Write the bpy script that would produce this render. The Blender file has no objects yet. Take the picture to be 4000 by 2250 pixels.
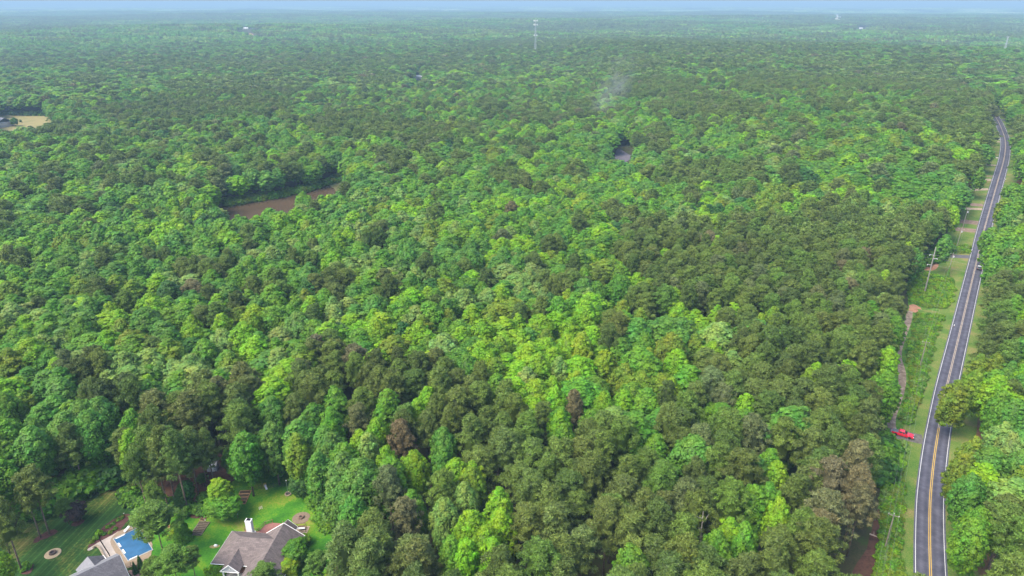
import bpy, math, random
import numpy as np
from mathutils import Vector, Matrix
from mathutils.geometry import delaunay_2d_cdt
from mathutils import noise as mnoise

R_ = math.radians
sc = bpy.context.scene
# ------------------------------------------------------------------ camera
F4, CAMH = 2667.0, 120.0            # focal length in pixels of the 4000 px photograph, camera height
PITCH = math.atan(1117 / F4)
SP, CP = math.sin(PITCH), math.cos(PITCH)
cam = bpy.data.objects.new('camera', bpy.data.cameras.new('camera'))
sc.collection.objects.link(cam); sc.camera = cam
cam.location = (0, 0, CAMH)
cam.rotation_euler = (math.pi / 2 - PITCH, 0, 0)
cam.data.sensor_width = 36.0
cam.data.lens = 36.0 * F4 / 4000.0
cam.data.clip_start = 1.0
cam.data.clip_end = 90000.0
# ------------------------------------------------------------------ light
SUN_EL, SUN_AZ = 52.0, 236.0        # azimuth clockwise from +Y (view direction)
w = bpy.data.worlds.new('World'); sc.world = w; w.use_nodes = True
nt = w.node_tree
sky = nt.nodes.new('ShaderNodeTexSky'); sky.sky_type = 'NISHITA'; sky.sun_disc = False
sky.sun_elevation = R_(SUN_EL); sky.sun_rotation = R_(SUN_AZ)
sky.air_density = 0.9; sky.dust_density = 2.5; sky.ozone_density = 0.4
bg = nt.nodes['Background']; nt.links.new(sky.outputs[0], bg.inputs[0]); bg.inputs[1].default_value = 0.15
sl = bpy.data.lights.new('sun', 'SUN'); sl.energy = 1.5; sl.angle = R_(36); sl.color = (1.0, 0.94, 0.80)
so = bpy.data.objects.new('sun', sl); sc.collection.objects.link(so)
d = Vector((math.sin(R_(SUN_AZ)) * math.cos(R_(SUN_EL)), math.cos(R_(SUN_AZ)) * math.cos(R_(SUN_EL)), math.sin(R_(SUN_EL))))
so.rotation_euler = (-d).to_track_quat('-Z', 'Y').to_euler(); so.location = (0, 0, 300)
vs = sc.view_settings
vs.view_transform = 'Standard'; vs.look = 'None'; vs.gamma = 1.0; vs.exposure = 1.64; vs.use_curve_mapping = False
cy = sc.cycles
cy.use_denoising = True
cy.max_bounces = 5; cy.diffuse_bounces = 3; cy.glossy_bounces = 2; cy.transmission_bounces = 3
cy.transparent_max_bounces = 8; cy.volume_bounces = 0; cy.volume_step_rate = 4.0
HAZE = 1.85e-4

# ------------------------------------------------------------------ ground shape and picture-to-ground helpers
def sstep(x, a, b):
    t = np.clip((np.asarray(x, float) - a) / (b - a), 0, 1); return t * t * (3 - 2 * t)
def terr(X, Y):
    X = np.asarray(X, float); Y = np.asarray(Y, float)
    dd = np.hypot(X, Y)
    rise = 17.0 * sstep(X * .57 + Y * .82, 300, 560) * sstep(X, 60, 260) * (1 - sstep(dd, 1500, 2600))
    far = sstep(dd, 700, 2500)
    u = (9 * np.sin(X / 410 + 1.3) * np.cos(Y / 330 + .6) + 8 * np.sin(X / 890 - Y / 530 + 2.) + 5 * np.sin(Y / 190 + X / 700))
    u2 = 12 * np.sin(Y / 1500 + X / 2300 + 1.) * sstep(dd, 2500, 6000)
    near = 0.9 * np.sin(X / 95 + .5) * np.sin(Y / 120) * sstep(dd, 230, 420)
    return rise + far * u * .75 - u2 * 0.6 + near
def U(x, y, z=0.0):
    y = y - 1125; D = F4 * SP + CP * y
    return ((x - 2000) * (CAMH - z) / D, (CAMH - z) * (F4 * CP - SP * y) / D)
def G(x, y, dz=0.0):
    """picture point -> point on the ground (or dz above it)"""
    z = 0.0
    for _ in range(6):
        X, Y = U(x, y, z + dz); z = float(terr(X, Y))
    return X, Y, z
def proj(X, Y, Z):
    zc = Y * CP - (Z - CAMH) * SP
    yc = Y * SP + (Z - CAMH) * CP
    return 2000 + F4 * X / zc, 1125 - F4 * yc / zc
def TP(tile, pts):
    ox, oy, s = tile
    return [(ox + a / s, oy + b / s) for a, b in pts]

# ------------------------------------------------------------------ materials
MATS = {}
def mat(name, col, rough=.7, metal=0., spec=.3, var=0., vscale=1.0, bump=0., bscale=5., emit=0.):
    if name in MATS: return MATS[name]
    m = bpy.data.materials.new(name); m.use_nodes = True; n = m.node_tree; b = n.nodes['Principled BSDF']
    b.inputs['Base Color'].default_value = (*col, 1); b.inputs['Roughness'].default_value = rough
    b.inputs['Metallic'].default_value = metal; b.inputs['Specular IOR Level'].default_value = spec
    if var or bump:
        tc = n.nodes.new('ShaderNodeTexCoord')
    if var:
        t = n.nodes.new('ShaderNodeTexNoise'); t.inputs['Scale'].default_value = vscale; t.inputs['Detail'].default_value = 6
        n.links.new(tc.outputs['Object'], t.inputs['Vector'])
        mr = n.nodes.new('ShaderNodeMapRange'); mr.inputs[1].default_value = .3; mr.inputs[2].default_value = .7
        mr.inputs[3].default_value = 1 - var; mr.inputs[4].default_value = 1 + var
        n.links.new(t.outputs[0], mr.inputs[0])
        mx = n.nodes.new('ShaderNodeVectorMath'); mx.operation = 'SCALE'; mx.inputs[0].default_value = col
        n.links.new(mr.outputs[0], mx.inputs['Scale']); n.links.new(mx.outputs[0], b.inputs['Base Color'])
    if bump:
        t2 = n.nodes.new('ShaderNodeTexNoise'); t2.inputs['Scale'].default_value = bscale; t2.inputs['Detail'].default_value = 5
        n.links.new(tc.outputs['Object'], t2.inputs['Vector'])
        bp = n.nodes.new('ShaderNodeBump'); bp.inputs['Strength'].default_value = bump; bp.inputs['Distance'].default_value = .1
        n.links.new(t2.outputs[0], bp.inputs['Height']); n.links.new(bp.outputs[0], b.inputs['Normal'])
    MATS[name] = m; return m

def ramp_mat(name, stops, scale=.1, detail=8, rough=.9, scale2=2.0, mix2=.35, stretch=(1, 1, 1), rot=0, bump=.0, extra=None):
    """patchy ground: two noises through a colour ramp"""
    m = bpy.data.materials.new(name); m.use_nodes = True; n = m.node_tree; L = n.links; b = n.nodes['Principled BSDF']
    b.inputs['Roughness'].default_value = rough; b.inputs['Specular IOR Level'].default_value = .15
    tc = n.nodes.new('ShaderNodeTexCoord'); mp = n.nodes.new('ShaderNodeMapping')
    mp.inputs['Scale'].default_value = stretch; mp.inputs['Rotation'].default_value = (0, 0, rot)
    L.new(tc.outputs['Object'], mp.inputs['Vector'])
    a = n.nodes.new('ShaderNodeTexNoise'); a.inputs['Scale'].default_value = scale; a.inputs['Detail'].default_value = detail; a.inputs['Roughness'].default_value = .6
    c = n.nodes.new('ShaderNodeTexNoise'); c.inputs['Scale'].default_value = scale2; c.inputs['Detail'].default_value = 4
    L.new(mp.outputs[0], a.inputs['Vector']); L.new(mp.outputs[0], c.inputs['Vector'])
    mx = n.nodes.new('ShaderNodeMix'); mx.data_type = 'FLOAT'; mx.inputs[0].default_value = mix2
    L.new(a.outputs[0], mx.inputs[2]); L.new(c.outputs[0], mx.inputs[3])
    r = n.nodes.new('ShaderNodeValToRGB'); els = r.color_ramp.elements
    while len(els) < len(stops): els.new(.5)
    for e, (p_, c_) in zip(els, stops): e.position = p_; e.color = (*c_, 1)
    cr = n.nodes.new('ShaderNodeMapRange'); cr.inputs[1].default_value = .34; cr.inputs[2].default_value = .66; cr.inputs[3].default_value = .2; cr.inputs[4].default_value = .8; L.new(mx.outputs[0], cr.inputs[0]); L.new(cr.outputs[0], r.inputs[0])
    out = r.outputs[0]
    if extra: out = extra(n, L, tc, out)
    L.new(out, b.inputs['Base Color'])
    if bump:
        bp = n.nodes.new('ShaderNodeBump'); bp.inputs['Strength'].default_value = bump; bp.inputs['Distance'].default_value = .3
        L.new(c.outputs[0], bp.inputs['Height']); L.new(bp.outputs[0], b.inputs['Normal'])
    MATS[name] = m; return m

def foliage_mat(name, transl=.22, soft=.35):
    """leaf colour = the tree's own tint times a leaf-to-leaf variation and a painted core shade stored on the mesh"""
    m = bpy.data.materials.new(name); m.use_nodes = True; n = m.node_tree; L = n.links; b = n.nodes['Principled BSDF']
    out = n.nodes['Material Output']
    at = n.nodes.new('ShaderNodeAttribute'); at.attribute_type = 'INSTANCER'; at.attribute_name = 'tint'
    lv = n.nodes.new('ShaderNodeAttribute'); lv.attribute_type = 'GEOMETRY'; lv.attribute_name = 'lv'
    sc_ = n.nodes.new('ShaderNodeVectorMath'); sc_.operation = 'MULTIPLY'
    L.new(at.outputs['Vector'], sc_.inputs[0]); L.new(lv.outputs['Vector'], sc_.inputs[1])
    L.new(sc_.outputs[0], b.inputs['Base Color'])
    b.inputs['Roughness'].default_value = .55; b.inputs['Specular IOR Level'].default_value = .25
    tr = n.nodes.new('ShaderNodeBsdfTranslucent')
    y = n.nodes.new('ShaderNodeVectorMath'); y.operation = 'MULTIPLY'; y.inputs[1].default_value = (1.25, 1.15, .6)
    L.new(sc_.outputs[0], y.inputs[0]); L.new(y.outputs[0], tr.inputs[0])
    mix = n.nodes.new('ShaderNodeMixShader'); mix.inputs[0].default_value = transl
    L.new(b.outputs[0], mix.inputs[1]); L.new(tr.outputs[0], mix.inputs[2]); L.new(mix.outputs[0], out.inputs[0])
    MATS[name] = m; return m
M_LEAF = foliage_mat('leaf', .30)
M_NEEDLE = foliage_mat('needle', .16)
M_BARK = mat('bark', (.13, .095, .07), .9, var=.35, vscale=3)
M_PBARK = mat('pine_bark', (.17, .12, .09), .9, var=.4, vscale=3)

# ------------------------------------------------------------------ object helpers
COL = sc.collection
def tagp(o, label=None, cat=None, group=None, kind=None):
    if label: o['label'] = label
    if cat: o['category'] = cat
    if group: o['group'] = group
    if kind: o['kind'] = kind
    return o
def link(o, parent=None):
    COL.objects.link(o)
    if parent: o.parent = parent
    return o
def empty(name, loc, rz=0, label=None, cat=None, group=None):
    o = bpy.data.objects.new(name, None); o.empty_display_size = .2
    link(o); o.location = loc; o.rotation_euler = (0, 0, rz)
    return tagp(o, label, cat, group)
def mesh_np(name, V, faces, m=None, smooth=False):
    me = bpy.data.meshes.new(name); me.from_pydata([tuple(map(float, v)) for v in V], [], faces); me.update()
    if m: me.materials.append(m)
    if smooth: me.polygons.foreach_set('use_smooth', [True] * len(me.polygons))
    return me
class MB:
    """collects boxes, tubes, lathes; build() links them as one mesh"""
    def __init__(s): s.v = []; s.f = []
    def add(s, V, Fs):
        o = len(s.v); s.v += [tuple(v) for v in V]; s.f += [tuple(i + o for i in f) for f in Fs]; return s
    def box(s, c, sz, rz=0, taper=1.0, rx=0, ry=0):
        x, y, z = (q / 2 for q in sz); P = []
        M = Matrix.Rotation(rz, 3, 'Z') @ Matrix.Rotation(ry, 3, 'Y') @ Matrix.Rotation(rx, 3, 'X')
        for k, zz in ((1, -z), (taper, z)):
            for a, b in ((-x, -y), (x, -y), (x, y), (-x, y)):
                P.append(M @ Vector((a * k, b * k, zz)) + Vector(c))
        return s.add(P, [(3, 2, 1, 0), (4, 5, 6, 7), (0, 1, 5, 4), (1, 2, 6, 5), (2, 3, 7, 6), (3, 0, 4, 7)])
    def tube(s, pts, r, n=6, r2=None, caps=True):
        pts = [Vector(p) for p in pts]; K = len(pts); V = []; Fs = []
        for i, p in enumerate(pts):
            t = (pts[min(i + 1, K - 1)] - pts[max(i - 1, 0)]).normalized()
            a = t.orthogonal().normalized() if abs(t.z) > .9 else t.cross(Vector((0, 0, 1))).normalized(); b = t.cross(a)
            rr = r if r2 is None else r + (r2 - r) * i / (K - 1)
            if isinstance(r, (list, tuple)): rr = r[i]
            for k in range(n):
                an = 2 * math.pi * k / n; V.append(p + (a * math.cos(an) + b * math.sin(an)) * rr)
        for i in range(K - 1):
            for k in range(n):
                q = (k + 1) % n; Fs.append((i * n + k, i * n + q, (i + 1) * n + q, (i + 1) * n + k))
        if caps: Fs += [tuple(range(n - 1, -1, -1)), tuple(range((K - 1) * n, K * n))]
        return s.add(V, Fs)
    def lathe(s, prof, c=(0, 0, 0), n=20, sx=1, sy=1):
        V = []; Fs = []; K = len(prof)
        for r, z in prof:
            for k in range(n):
                an = 2 * math.pi * k / n; V.append((c[0] + r * math.cos(an) * sx, c[1] + r * math.sin(an) * sy, c[2] + z))
        for i in range(K - 1):
            for k in range(n):
                q = (k + 1) % n; Fs.append((i * n + k, i * n + q, (i + 1) * n + q, (i + 1) * n + k))
        if prof[-1][0] > 1e-4: Fs.append(tuple(range((K - 1) * n, K * n)))
        if prof[0][0] > 1e-4: Fs.append(tuple(range(n - 1, -1, -1)))
        return s.add(V, Fs)
    def prism(s, poly, z0, z1):
        n = len(poly); V = [(x, y, z0) for x, y in poly] + [(x, y, z1) for x, y in poly]
        return s.add(V, [tuple(range(n - 1, -1, -1)), tuple(range(n, 2 * n))] + [(i, (i + 1) % n, n + (i + 1) % n, n + i) for i in range(n)])
    def slab(s, P, th):
        """plane polygon of 3-D points thickened downwards"""
        n = len(P); V = [tuple(p) for p in P] + [(p[0], p[1], p[2] - th) for p in P]
        return s.add(V, [tuple(range(n)), tuple(range(2 * n - 1, n - 1, -1))] + [(i, n + i, n + (i + 1) % n, (i + 1) % n) for i in range(n)])
    def side(s, prof, x, w_):
        """side profile (y,z) extruded across x"""
        n = len(prof); V = [(x - w_ / 2, y, z) for y, z in prof] + [(x + w_ / 2, y, z) for y, z in prof]
        return s.add(V, [tuple(range(n)), tuple(range(2 * n - 1, n - 1, -1))] + [(i, n + i, n + (i + 1) % n, (i + 1) % n) for i in range(n)])
    def build(s, name, m, parent=None, bevel=0., smooth=False, loc=None):
        me = mesh_np(name, s.v, s.f, m, smooth)
        o = bpy.data.objects.new(name, me); link(o, parent)
        if loc: o.location = loc
        if bevel:
            b = o.modifiers.new('bevel', 'BEVEL'); b.width = bevel; b.segments = 2; b.limit_method = 'ANGLE'; b.angle_limit = R_(35)
        return o

def inpoly(px, py, poly):
    px = np.asarray(px, float); py = np.asarray(py, float); r = np.zeros(px.shape, bool); n = len(poly); j = n - 1
    for i in range(n):
        xi, yi = poly[i]; xj, yj = poly[j]
        if yi != yj:
            c = ((yi > py) != (yj > py)) & (px < (xj - xi) * (py - yi) / (yj - yi) + xi); r ^= c
        j = i
    return r
def chaikin(P, k=2, closed=True):
    for _ in range(k):
        Q = []; n = len(P)
        for i in range(n if closed else n - 1):
            a, b = P[i], P[(i + 1) % n]
            Q += [(a[0] * .75 + b[0] * .25, a[1] * .75 + b[1] * .25), (a[0] * .25 + b[0] * .75, a[1] * .25 + b[1] * .75)]
        if not closed: Q = [P[0]] + Q + [P[-1]]
        P = Q
    return P
def drape(name, poly, m, dz, step=4.0, kind='structure', label=None, smooth=2, jit=0., seed=0):
    """flat sheet following the ground, poly in ground coordinates"""
    rnd = random.Random(seed)
    P = chaikin(list(poly), smooth) if smooth else list(poly)
    if jit: P = [(x + rnd.uniform(-jit, jit), y + rnd.uniform(-jit, jit)) for x, y in P]
    B = []
    for i, a in enumerate(P):
        b = P[(i + 1) % len(P)]; k = max(1, int(math.dist(a, b) / step))
        for t in range(k):
            q = (a[0] + (b[0] - a[0]) * t / k, a[1] + (b[1] - a[1]) * t / k)
            if jit: q = (q[0] + rnd.uniform(-jit, jit), q[1] + rnd.uniform(-jit, jit))
            B.append(q)
    xs = [q[0] for q in B]; ys = [q[1] for q in B]
    gx, gy = np.meshgrid(np.arange(min(xs), max(xs), step), np.arange(min(ys), max(ys), step))
    gx, gy = gx.ravel(), gy.ravel(); k = inpoly(gx, gy, B); pts = B + list(zip(gx[k].tolist(), gy[k].tolist()))
    ed = [(i, (i + 1) % len(B)) for i in range(len(B))]
    V, _, Fc, *_ = delaunay_2d_cdt([Vector(q) for q in pts], ed, [list(range(len(B)))], 2, 1e-5)
    Z = terr([v.x for v in V], [v.y for v in V]) + dz
    me = mesh_np(name, [(v.x, v.y, z) for v, z in zip(V, Z)], [tuple(f) for f in Fc], m, True)
    o = bpy.data.objects.new(name, me); link(o); tagp(o, label, None, None, kind); return o
def GP(pts): return [G(x, y)[:2] for x, y in pts]
def resample(P, step):
    out = [P[0]]; acc = 0.
    for a, b in zip(P, P[1:]):
        L_ = math.dist(a, b); t = step - acc
        while t <= L_:
            out.append((a[0] + (b[0] - a[0]) * t / L_, a[1] + (b[1] - a[1]) * t / L_)); t += step
        acc = (acc + L_) % step
    return out
def ribbon(P, off, wid):
    """left offset line pair of a centre line"""
    A = []; B = []
    for i, p in enumerate(P):
        a = P[max(0, i - 1)]; b = P[min(len(P) - 1, i + 1)]; dx, dy = b[0] - a[0], b[1] - a[1]; l = math.hypot(dx, dy); nx, ny = dy / l, -dx / l
        A.append((p[0] + nx * (off - wid / 2), p[1] + ny * (off - wid / 2))); B.append((p[0] + nx * (off + wid / 2), p[1] + ny * (off + wid / 2)))
    return A, B
def strip(name, P, off, wid, m, dz, kind='structure', parent=None, gaps=None, across=2):
    V = []; Fs = []
    A, B = ribbon(P, off, wid); n = len(P); c = across + 1
    for a, b in zip(A, B):
        for k in range(c):
            t = k / across; x, y = a[0] + (b[0] - a[0]) * t, a[1] + (b[1] - a[1]) * t; V.append((x, y, float(terr(x, y)) + dz))
    for i in range(n - 1):
        if gaps and gaps(i): continue
        for k in range(across): Fs.append((i * c + k, i * c + k + 1, (i + 1) * c + k + 1, (i + 1) * c + k))
    me = mesh_np(name, V, Fs, m, True); o = bpy.data.objects.new(name, me); link(o, parent)
    if kind and not parent: o['kind'] = kind
    return o

# ------------------------------------------------------------------ ground
M_FLOOR = ramp_mat('forest_floor', [(.3, (.035, .045, .018)), (.5, (.06, .055, .028)), (.7, (.05, .08, .02))], .15, rough=1.)
def make_ground():
    ang = np.radians(np.linspace(-62, 62, 260)); r = [20.0]
    while r[-1] < 46000: r.append(r[-1] + max(4.0, r[-1] * .022))
    r = np.array(r); A, Rr = np.meshgrid(ang, r); X = Rr * np.sin(A); Y = Rr * np.cos(A); Z = terr(X, Y)
    V = np.stack([X, Y, Z], -1).reshape(-1, 3); na = len(ang)
    Fs = [(i * na + k, i * na + k + 1, (i + 1) * na + k + 1, (i + 1) * na + k) for i in range(len(r) - 1) for k in range(na - 1)]
    me = mesh_np('ground', V, Fs, M_FLOOR, True); o = bpy.data.objects.new('ground', me); link(o); o['kind'] = 'structure'
make_ground()

# --- the road
ROWS = [(2250, 3574, 3691), (2000, 3578, 3683), (1900, 3585, 3688), (1750, 3603, 3704), (1600, 3636, 3724), (1500, 3657, 3743), (1300, 3710, 3788),
        (1100, 3766, 3826), (1000, 3793, 3848), (900, 3817, 3869), (740, 3866, 3911), (680, 3884, 3928), (620, 3903, 3944), (552, 3912, 3948),
        (500, 3896, 3926), (478, 3887, 3916), (441, 3866, 3893), (415, 3842, 3868)]
cl = [G((a + b) / 2, y)[:2] for y, a, b in ROWS]
d0 = (cl[0][0] - cl[1][0], cl[0][1] - cl[1][1])
cl = [(cl[0][0] + d0[0] * 3, cl[0][1] + d0[1] * 3 - 4)] + cl
dl = (cl[-1][0] - cl[-2][0], cl[-1][1] - cl[-2][1]); cl.append((cl[-1][0] + dl[0] * 1.5, cl[-1][1] + dl[1] * 1.5))
ROAD = resample(chaikin(cl, 3, False), 3.0)
def asphalt_extra(n, L, tc, col):
    at = n.nodes.new('ShaderNodeAttribute'); at.attribute_name = 'lane'     # lateral position -> wheel tracks
    wv = n.nodes.new('ShaderNodeMath'); wv.operation = 'SINE'; mu = n.nodes.new('ShaderNodeMath'); mu.operation = 'MULTIPLY'; mu.inputs[1].default_value = 2 * math.pi / 1.75
    L.new(at.outputs['Fac'], mu.inputs[0]); L.new(mu.outputs[0], wv.inputs[0])
    mr = n.nodes.new('ShaderNodeMapRange'); mr.inputs[1].default_value = -1; mr.inputs[2].default_value = 1; mr.inputs[3].default_value = .82; mr.inputs[4].default_value = 1.15
    L.new(wv.outputs[0], mr.inputs[0]); v = n.nodes.new('ShaderNodeVectorMath'); v.operation = 'SCALE'
    L.new(col, v.inputs[0]); L.new(mr.outputs[0], v.inputs['Scale']); return v.outputs[0]
M_ASPH = ramp_mat('asphalt', [(.25, (.058, .058, .080)), (.5, (.082, .082, .108)), (.75, (.115, .115, .145))], .4, rough=.75, scale2=9., extra=asphalt_extra)
W_ROAD = 6.9
rd = strip('road', ROAD, 0, W_ROAD, M_ASPH, .09, across=14)
lane = rd.data.attributes.new('lane', 'FLOAT', 'POINT')
lane.data.foreach_set('value', np.tile(np.linspace(-W_ROAD / 2, W_ROAD / 2, 15), len(ROAD)).astype(np.float32) + .44)
M_WHITE = mat('white_paint', (.6, .6, .6), .6, var=.08, vscale=2)
M_YEL = mat('yellow_paint', (.58, .38, .05), .6, var=.1, vscale=2)
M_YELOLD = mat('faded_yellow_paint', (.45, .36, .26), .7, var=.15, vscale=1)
def split_strip(off, wd, nm, mname):
    strip(nm, ROAD, off, wd, mname, .105)
split_strip(-3.0, .13, 'road_edge_line', M_WHITE); split_strip(3.0, .13, 'road_edge_line', M_WHITE)
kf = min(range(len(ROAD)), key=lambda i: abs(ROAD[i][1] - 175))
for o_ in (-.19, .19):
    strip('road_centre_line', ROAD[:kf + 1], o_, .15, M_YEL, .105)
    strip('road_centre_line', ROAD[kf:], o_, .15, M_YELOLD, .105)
# verges
M_VERGE = ramp_mat('verge_grass', [(.30, (.055, .13, .02)), (.45, (.10, .17, .03)), (.6, (.15, .18, .045)), (.74, (.24, .19, .08))], .12, rough=1., scale2=3., mix2=.4)
M_CLAY = ramp_mat('clay', [(.3, (.30, .15, .09)), (.6, (.42, .22, .14)), (.8, (.30, .2, .10))], .3, rough=1.)
M_MEADOW = ramp_mat('meadow', [(.3, (.03, .10, .012)), (.5, (.07, .17, .02)), (.65, (.13, .21, .03)), (.8, (.2, .18, .05))], .35, rough=1.)
M_DRY = ramp_mat('dry_field', [(.3, (.17, .17, .06)), (.55, (.27, .22, .095)), (.8, (.19, .20, .06))], .05, rough=1.)
kv = max(i for i in range(len(ROAD)))
strip('verge', ROAD, -5.9, 6.2, M_VERGE, .05, across=4)
strip('verge', ROAD, 6.2, 6.8, M_VERGE, .05, across=4)
strip('verge_litter', ROAD[:int(len(ROAD) * .55)], 10.2, 4.0, ramp_mat('leaf_litter', [(.3, (.10, .06, .035)), (.55, (.19, .11, .06)), (.75, (.09, .11, .03))], .4, rough=1.), .04, across=3)
# cleared power line strip left of the road
LCL = [(3386, 2250), (3398, 2130), (3430, 1980), (3440, 1900), (3478, 1760), (3458, 1700), (3463, 1640), (3472, 1560), (3496, 1500), (3490, 1400), (3502, 1330),
       (3520, 1250), (3548, 1200), (3545, 1150), (3548, 1080), (3600, 1050), (3640, 1025), (3690, 985), (3720, 950), (3700, 900), (3740, 850), (3762, 810), (3790, 750), (3812, 700),
       (3850, 640), (3880, 600), (3900, 560), (3875, 505), (3880, 470)]
RCL = [(3893, 432), (3862, 418), (3885, 408), (3915, 440), (3938, 480), (3955, 520), (3962, 580), (3955, 650), (3938, 740), (3922, 800), (3900, 860), (3888, 900), (3872, 950), (3858, 1000),
       (3852, 1080), (3842, 1150), (3822, 1250), (3803, 1300), (3788, 1400), (3766, 1500), (3752, 1600), (3748, 1650), (3745, 1750), (3738, 1900), (3735, 2000), (3745, 2100), (3785, 2250)]
clear_px = LCL + RCL
lc = GP(LCL)
off_l = ribbon(ROAD, -8.6, .1)[0]
lc2 = [q for q in off_l if q[1] < lc[-1][1]]
drape('clearing', lc[:1] + lc + [], M_MEADOW, .02, 5) if False else None
poly = [(lc[0][0] - 12, 60)] + lc + list(reversed([q for i, q in enumerate(lc2) if i % 4 == 0]))
drape('roadside_clearing', poly, M_MEADOW, .02, 5., smooth=0)
poly = GP([(3590, 1062), (3700, 985), (3800, 985), (3790, 1040), (3760, 1120), (3735, 1180), (3728, 1090), (3660, 1068)])
drape('mown_grass', poly, M_VERGE, .035, 4., jit=.3, seed=3)
far_left = [(3715, 950), (3700, 905), (3738, 852), (3758, 812), (3786, 752), (3808, 702), (3846, 642), (3874, 602), (3895, 560), (3893, 545), (3911, 552), (3902, 620), (3884, 680), (3865, 740), (3816, 900), (3800, 960)]
drape('front_yard_grass', GP(far_left), M_VERGE, .06, 6., jit=.3, seed=4)
drape('clay_patch', GP([(3550, 1195), (3563, 1187), (3585, 1195), (3603, 1209), (3590, 1218), (3565, 1222), (3552, 1215)]), M_CLAY, .06, 2., jit=.2)
drape('clay_patch', GP([(3605, 1030), (3640, 1022), (3668, 1030), (3660, 1052), (3625, 1060), (3600, 1050)]), M_CLAY, .06, 2., jit=.2)
M_TRAIL = ramp_mat('dirt_trail', [(.3, (.15, .115, .085)), (.55, (.25, .195, .145)), (.75, (.36, .30, .24))], .5, rough=.9, scale2=1.2)
tr = GP([(3553, 1215), (3550, 1250), (3535, 1290), (3520, 1330), (3508, 1370), (3507, 1400), (3522, 1440), (3526, 1480), (3518, 1530), (3500, 1580), (3484, 1620), (3480, 1660), (3490, 1690)])
strip('dirt_trail', resample(chaikin(tr, 2, False), 2.5), 0, 2.4, M_TRAIL, .07, across=3)
M_NEEDLES = ramp_mat('needle_litter', [(.3, (.05, .028, .022)), (.55, (.105, .052, .036)), (.8, (.075, .06, .03))], .4, rough=1.)
drape('bare_strip', GP([(3270, 2330), (3385, 2140), (3428, 1985), (3440, 1990), (3435, 2120), (3424, 2260)]), M_NEEDLES, .05, 3., jit=.2, smooth=0)
# driveways: picture ends, width in metres, surface
M_CONC = mat('concrete', (.5, .47, .42), .8, var=.12, vscale=1)
M_GRAVEL = mat('gravel', (.36, .28, .2), .95, var=.25, vscale=1.2, bump=.3, bscale=8)
M_GDIRT = mat('driveway_dirt', (.21, .15, .115), .95, var=.25, vscale=.8)
M_ASPH2 = mat('driveway_asphalt', (.10, .095, .11), .9, var=.2, vscale=1)
DR = [((3834, 609), (3899, 617), 3.6, M_CONC), ((3852, 645), (3893, 646), 3.0, M_GRAVEL), ((3830, 689), (3882, 688), 2.0, M_GDIRT), ((3820, 704), (3876, 702), 4.2, M_GRAVEL),
      ((3782, 742), (3864, 739), 3.6, M_GRAVEL), ((3760, 797), (3842, 801), 5.0, M_GDIRT), ((3755, 813), (3838, 817), 3.4, M_GRAVEL), ((3737, 862), (3824, 871), 6.0, M_GDIRT),
      ((3722, 893), (3816, 902), 5.4, M_GDIRT), ((3682, 999), (3790, 1004), 4.0, M_ASPH2), ((3849, 552), (3911, 555), 5.2, M_GRAVEL), ((3896, 545), (3911, 545), 3.0, M_CONC),
      ((3884, 525), (3903, 526), 3.0, M_CONC), ((3880, 519), (3900, 519), 3.0, M_GDIRT), ((3912, 466), (3946, 474), 7.0, M_ASPH2), ((3585, 1212), (3722, 1228), 2.6, M_VERGE),
      ((3478, 1690), (3604, 1718), 5.4, mat('dark_gravel', (.12, .11, .10), .95, var=.3, vscale=1))]
for i, (a, b, wd, m_) in enumerate(DR):
    A_, B_ = G(*a)[:2], G(*b)[:2]
    P_ = resample([A_, B_], 2.5) + [B_]
    strip('driveway', P_, 0, wd, m_, .075 + .002 * (i % 3), across=2)
# pond
def WPOLY(tile, pts, ext=0.0): return TP(tile, pts)
POND_V = TP((0, 400, 1.7173), [(1535, 692), (1620, 672), (1760, 650), (1900, 632), (2060, 600), (2180, 560), (2250, 535), (2335, 555), (2330, 572), (2250, 592), (2130, 628), (2080, 648), (1920, 678),
                               (1900, 710), (1820, 698), (1700, 730), (1580, 740), (1420, 752), (1420, 722)])
M_POND = mat('muddy_water', (.082, .054, .030), .25, spec=.3, var=.2, vscale=.05)
pond = GP(TP((0, 400, 1.7173), [(1380, 735), (1500, 700), (1620, 664), (1760, 646), (1900, 628), (2060, 596), (2180, 556), (2235, 533)])) + [(-95, 470), (-92, 440), (-105, 400), (-150, 372), (-200, 350), (-250, 340), (-270, 370)]
drape('pond_water', pond, M_POND, .12, 8.)
drape('pond_bank', GP(TP((0, 400, 1.7173), [(2200, 560), (2250, 528), (2345, 550), (2350, 590), (2260, 610), (2240, 580)])), ramp_mat('bank_grass', [(.3, (.06, .10, .03)), (.6, (.13, .12, .05))], .1), .16, 6., jit=.5)
# field far left
FIELD_V = TP((0, 400, 8.587), [(-200, 400), (0, 415), (600, 480), (900, 495), (1530, 440), (1700, 560), (1850, 625), (1300, 740), (900, 790), (400, 830), (270, 840), (0, 870), (-200, 880)])
drape('dry_field', GP([(-60, 452), (0, 449), (100, 455), (180, 450), (215, 470), (190, 492), (60, 515), (-60, 530)]), M_DRY, .25, 12.)
# pale far openings
OPEN_V = [(2396, 570), (2436, 574), (2470, 598), (2486, 612), (2460, 622), (2396, 624)]
drape('paved_court', GP([(2408, 578), (2432, 588), (2455, 604), (2475, 612), (2440, 640), (2395, 640)]), mat('court_asphalt', (.12, .11, .135), .9, var=.1, vscale=.3), .2, 8.)
CUT_V = [(3240, 18), (3256, 18), (3275, 52), (3285, 82), (3258, 84), (3255, 52)]
BLD_V = [(940, 110), (975, 110), (1004, 132), (1000, 146), (968, 140), (945, 128)]
SPOT_V = [(1612, 300), (1650, 297), (1652, 316), (1615, 322)]
W1_V = [(3346, 105), (3385, 105), (3390, 124), (3352, 124)]
W2_V = [(3748, 128), (3768, 128), (3770, 146), (3750, 146)]
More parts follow.
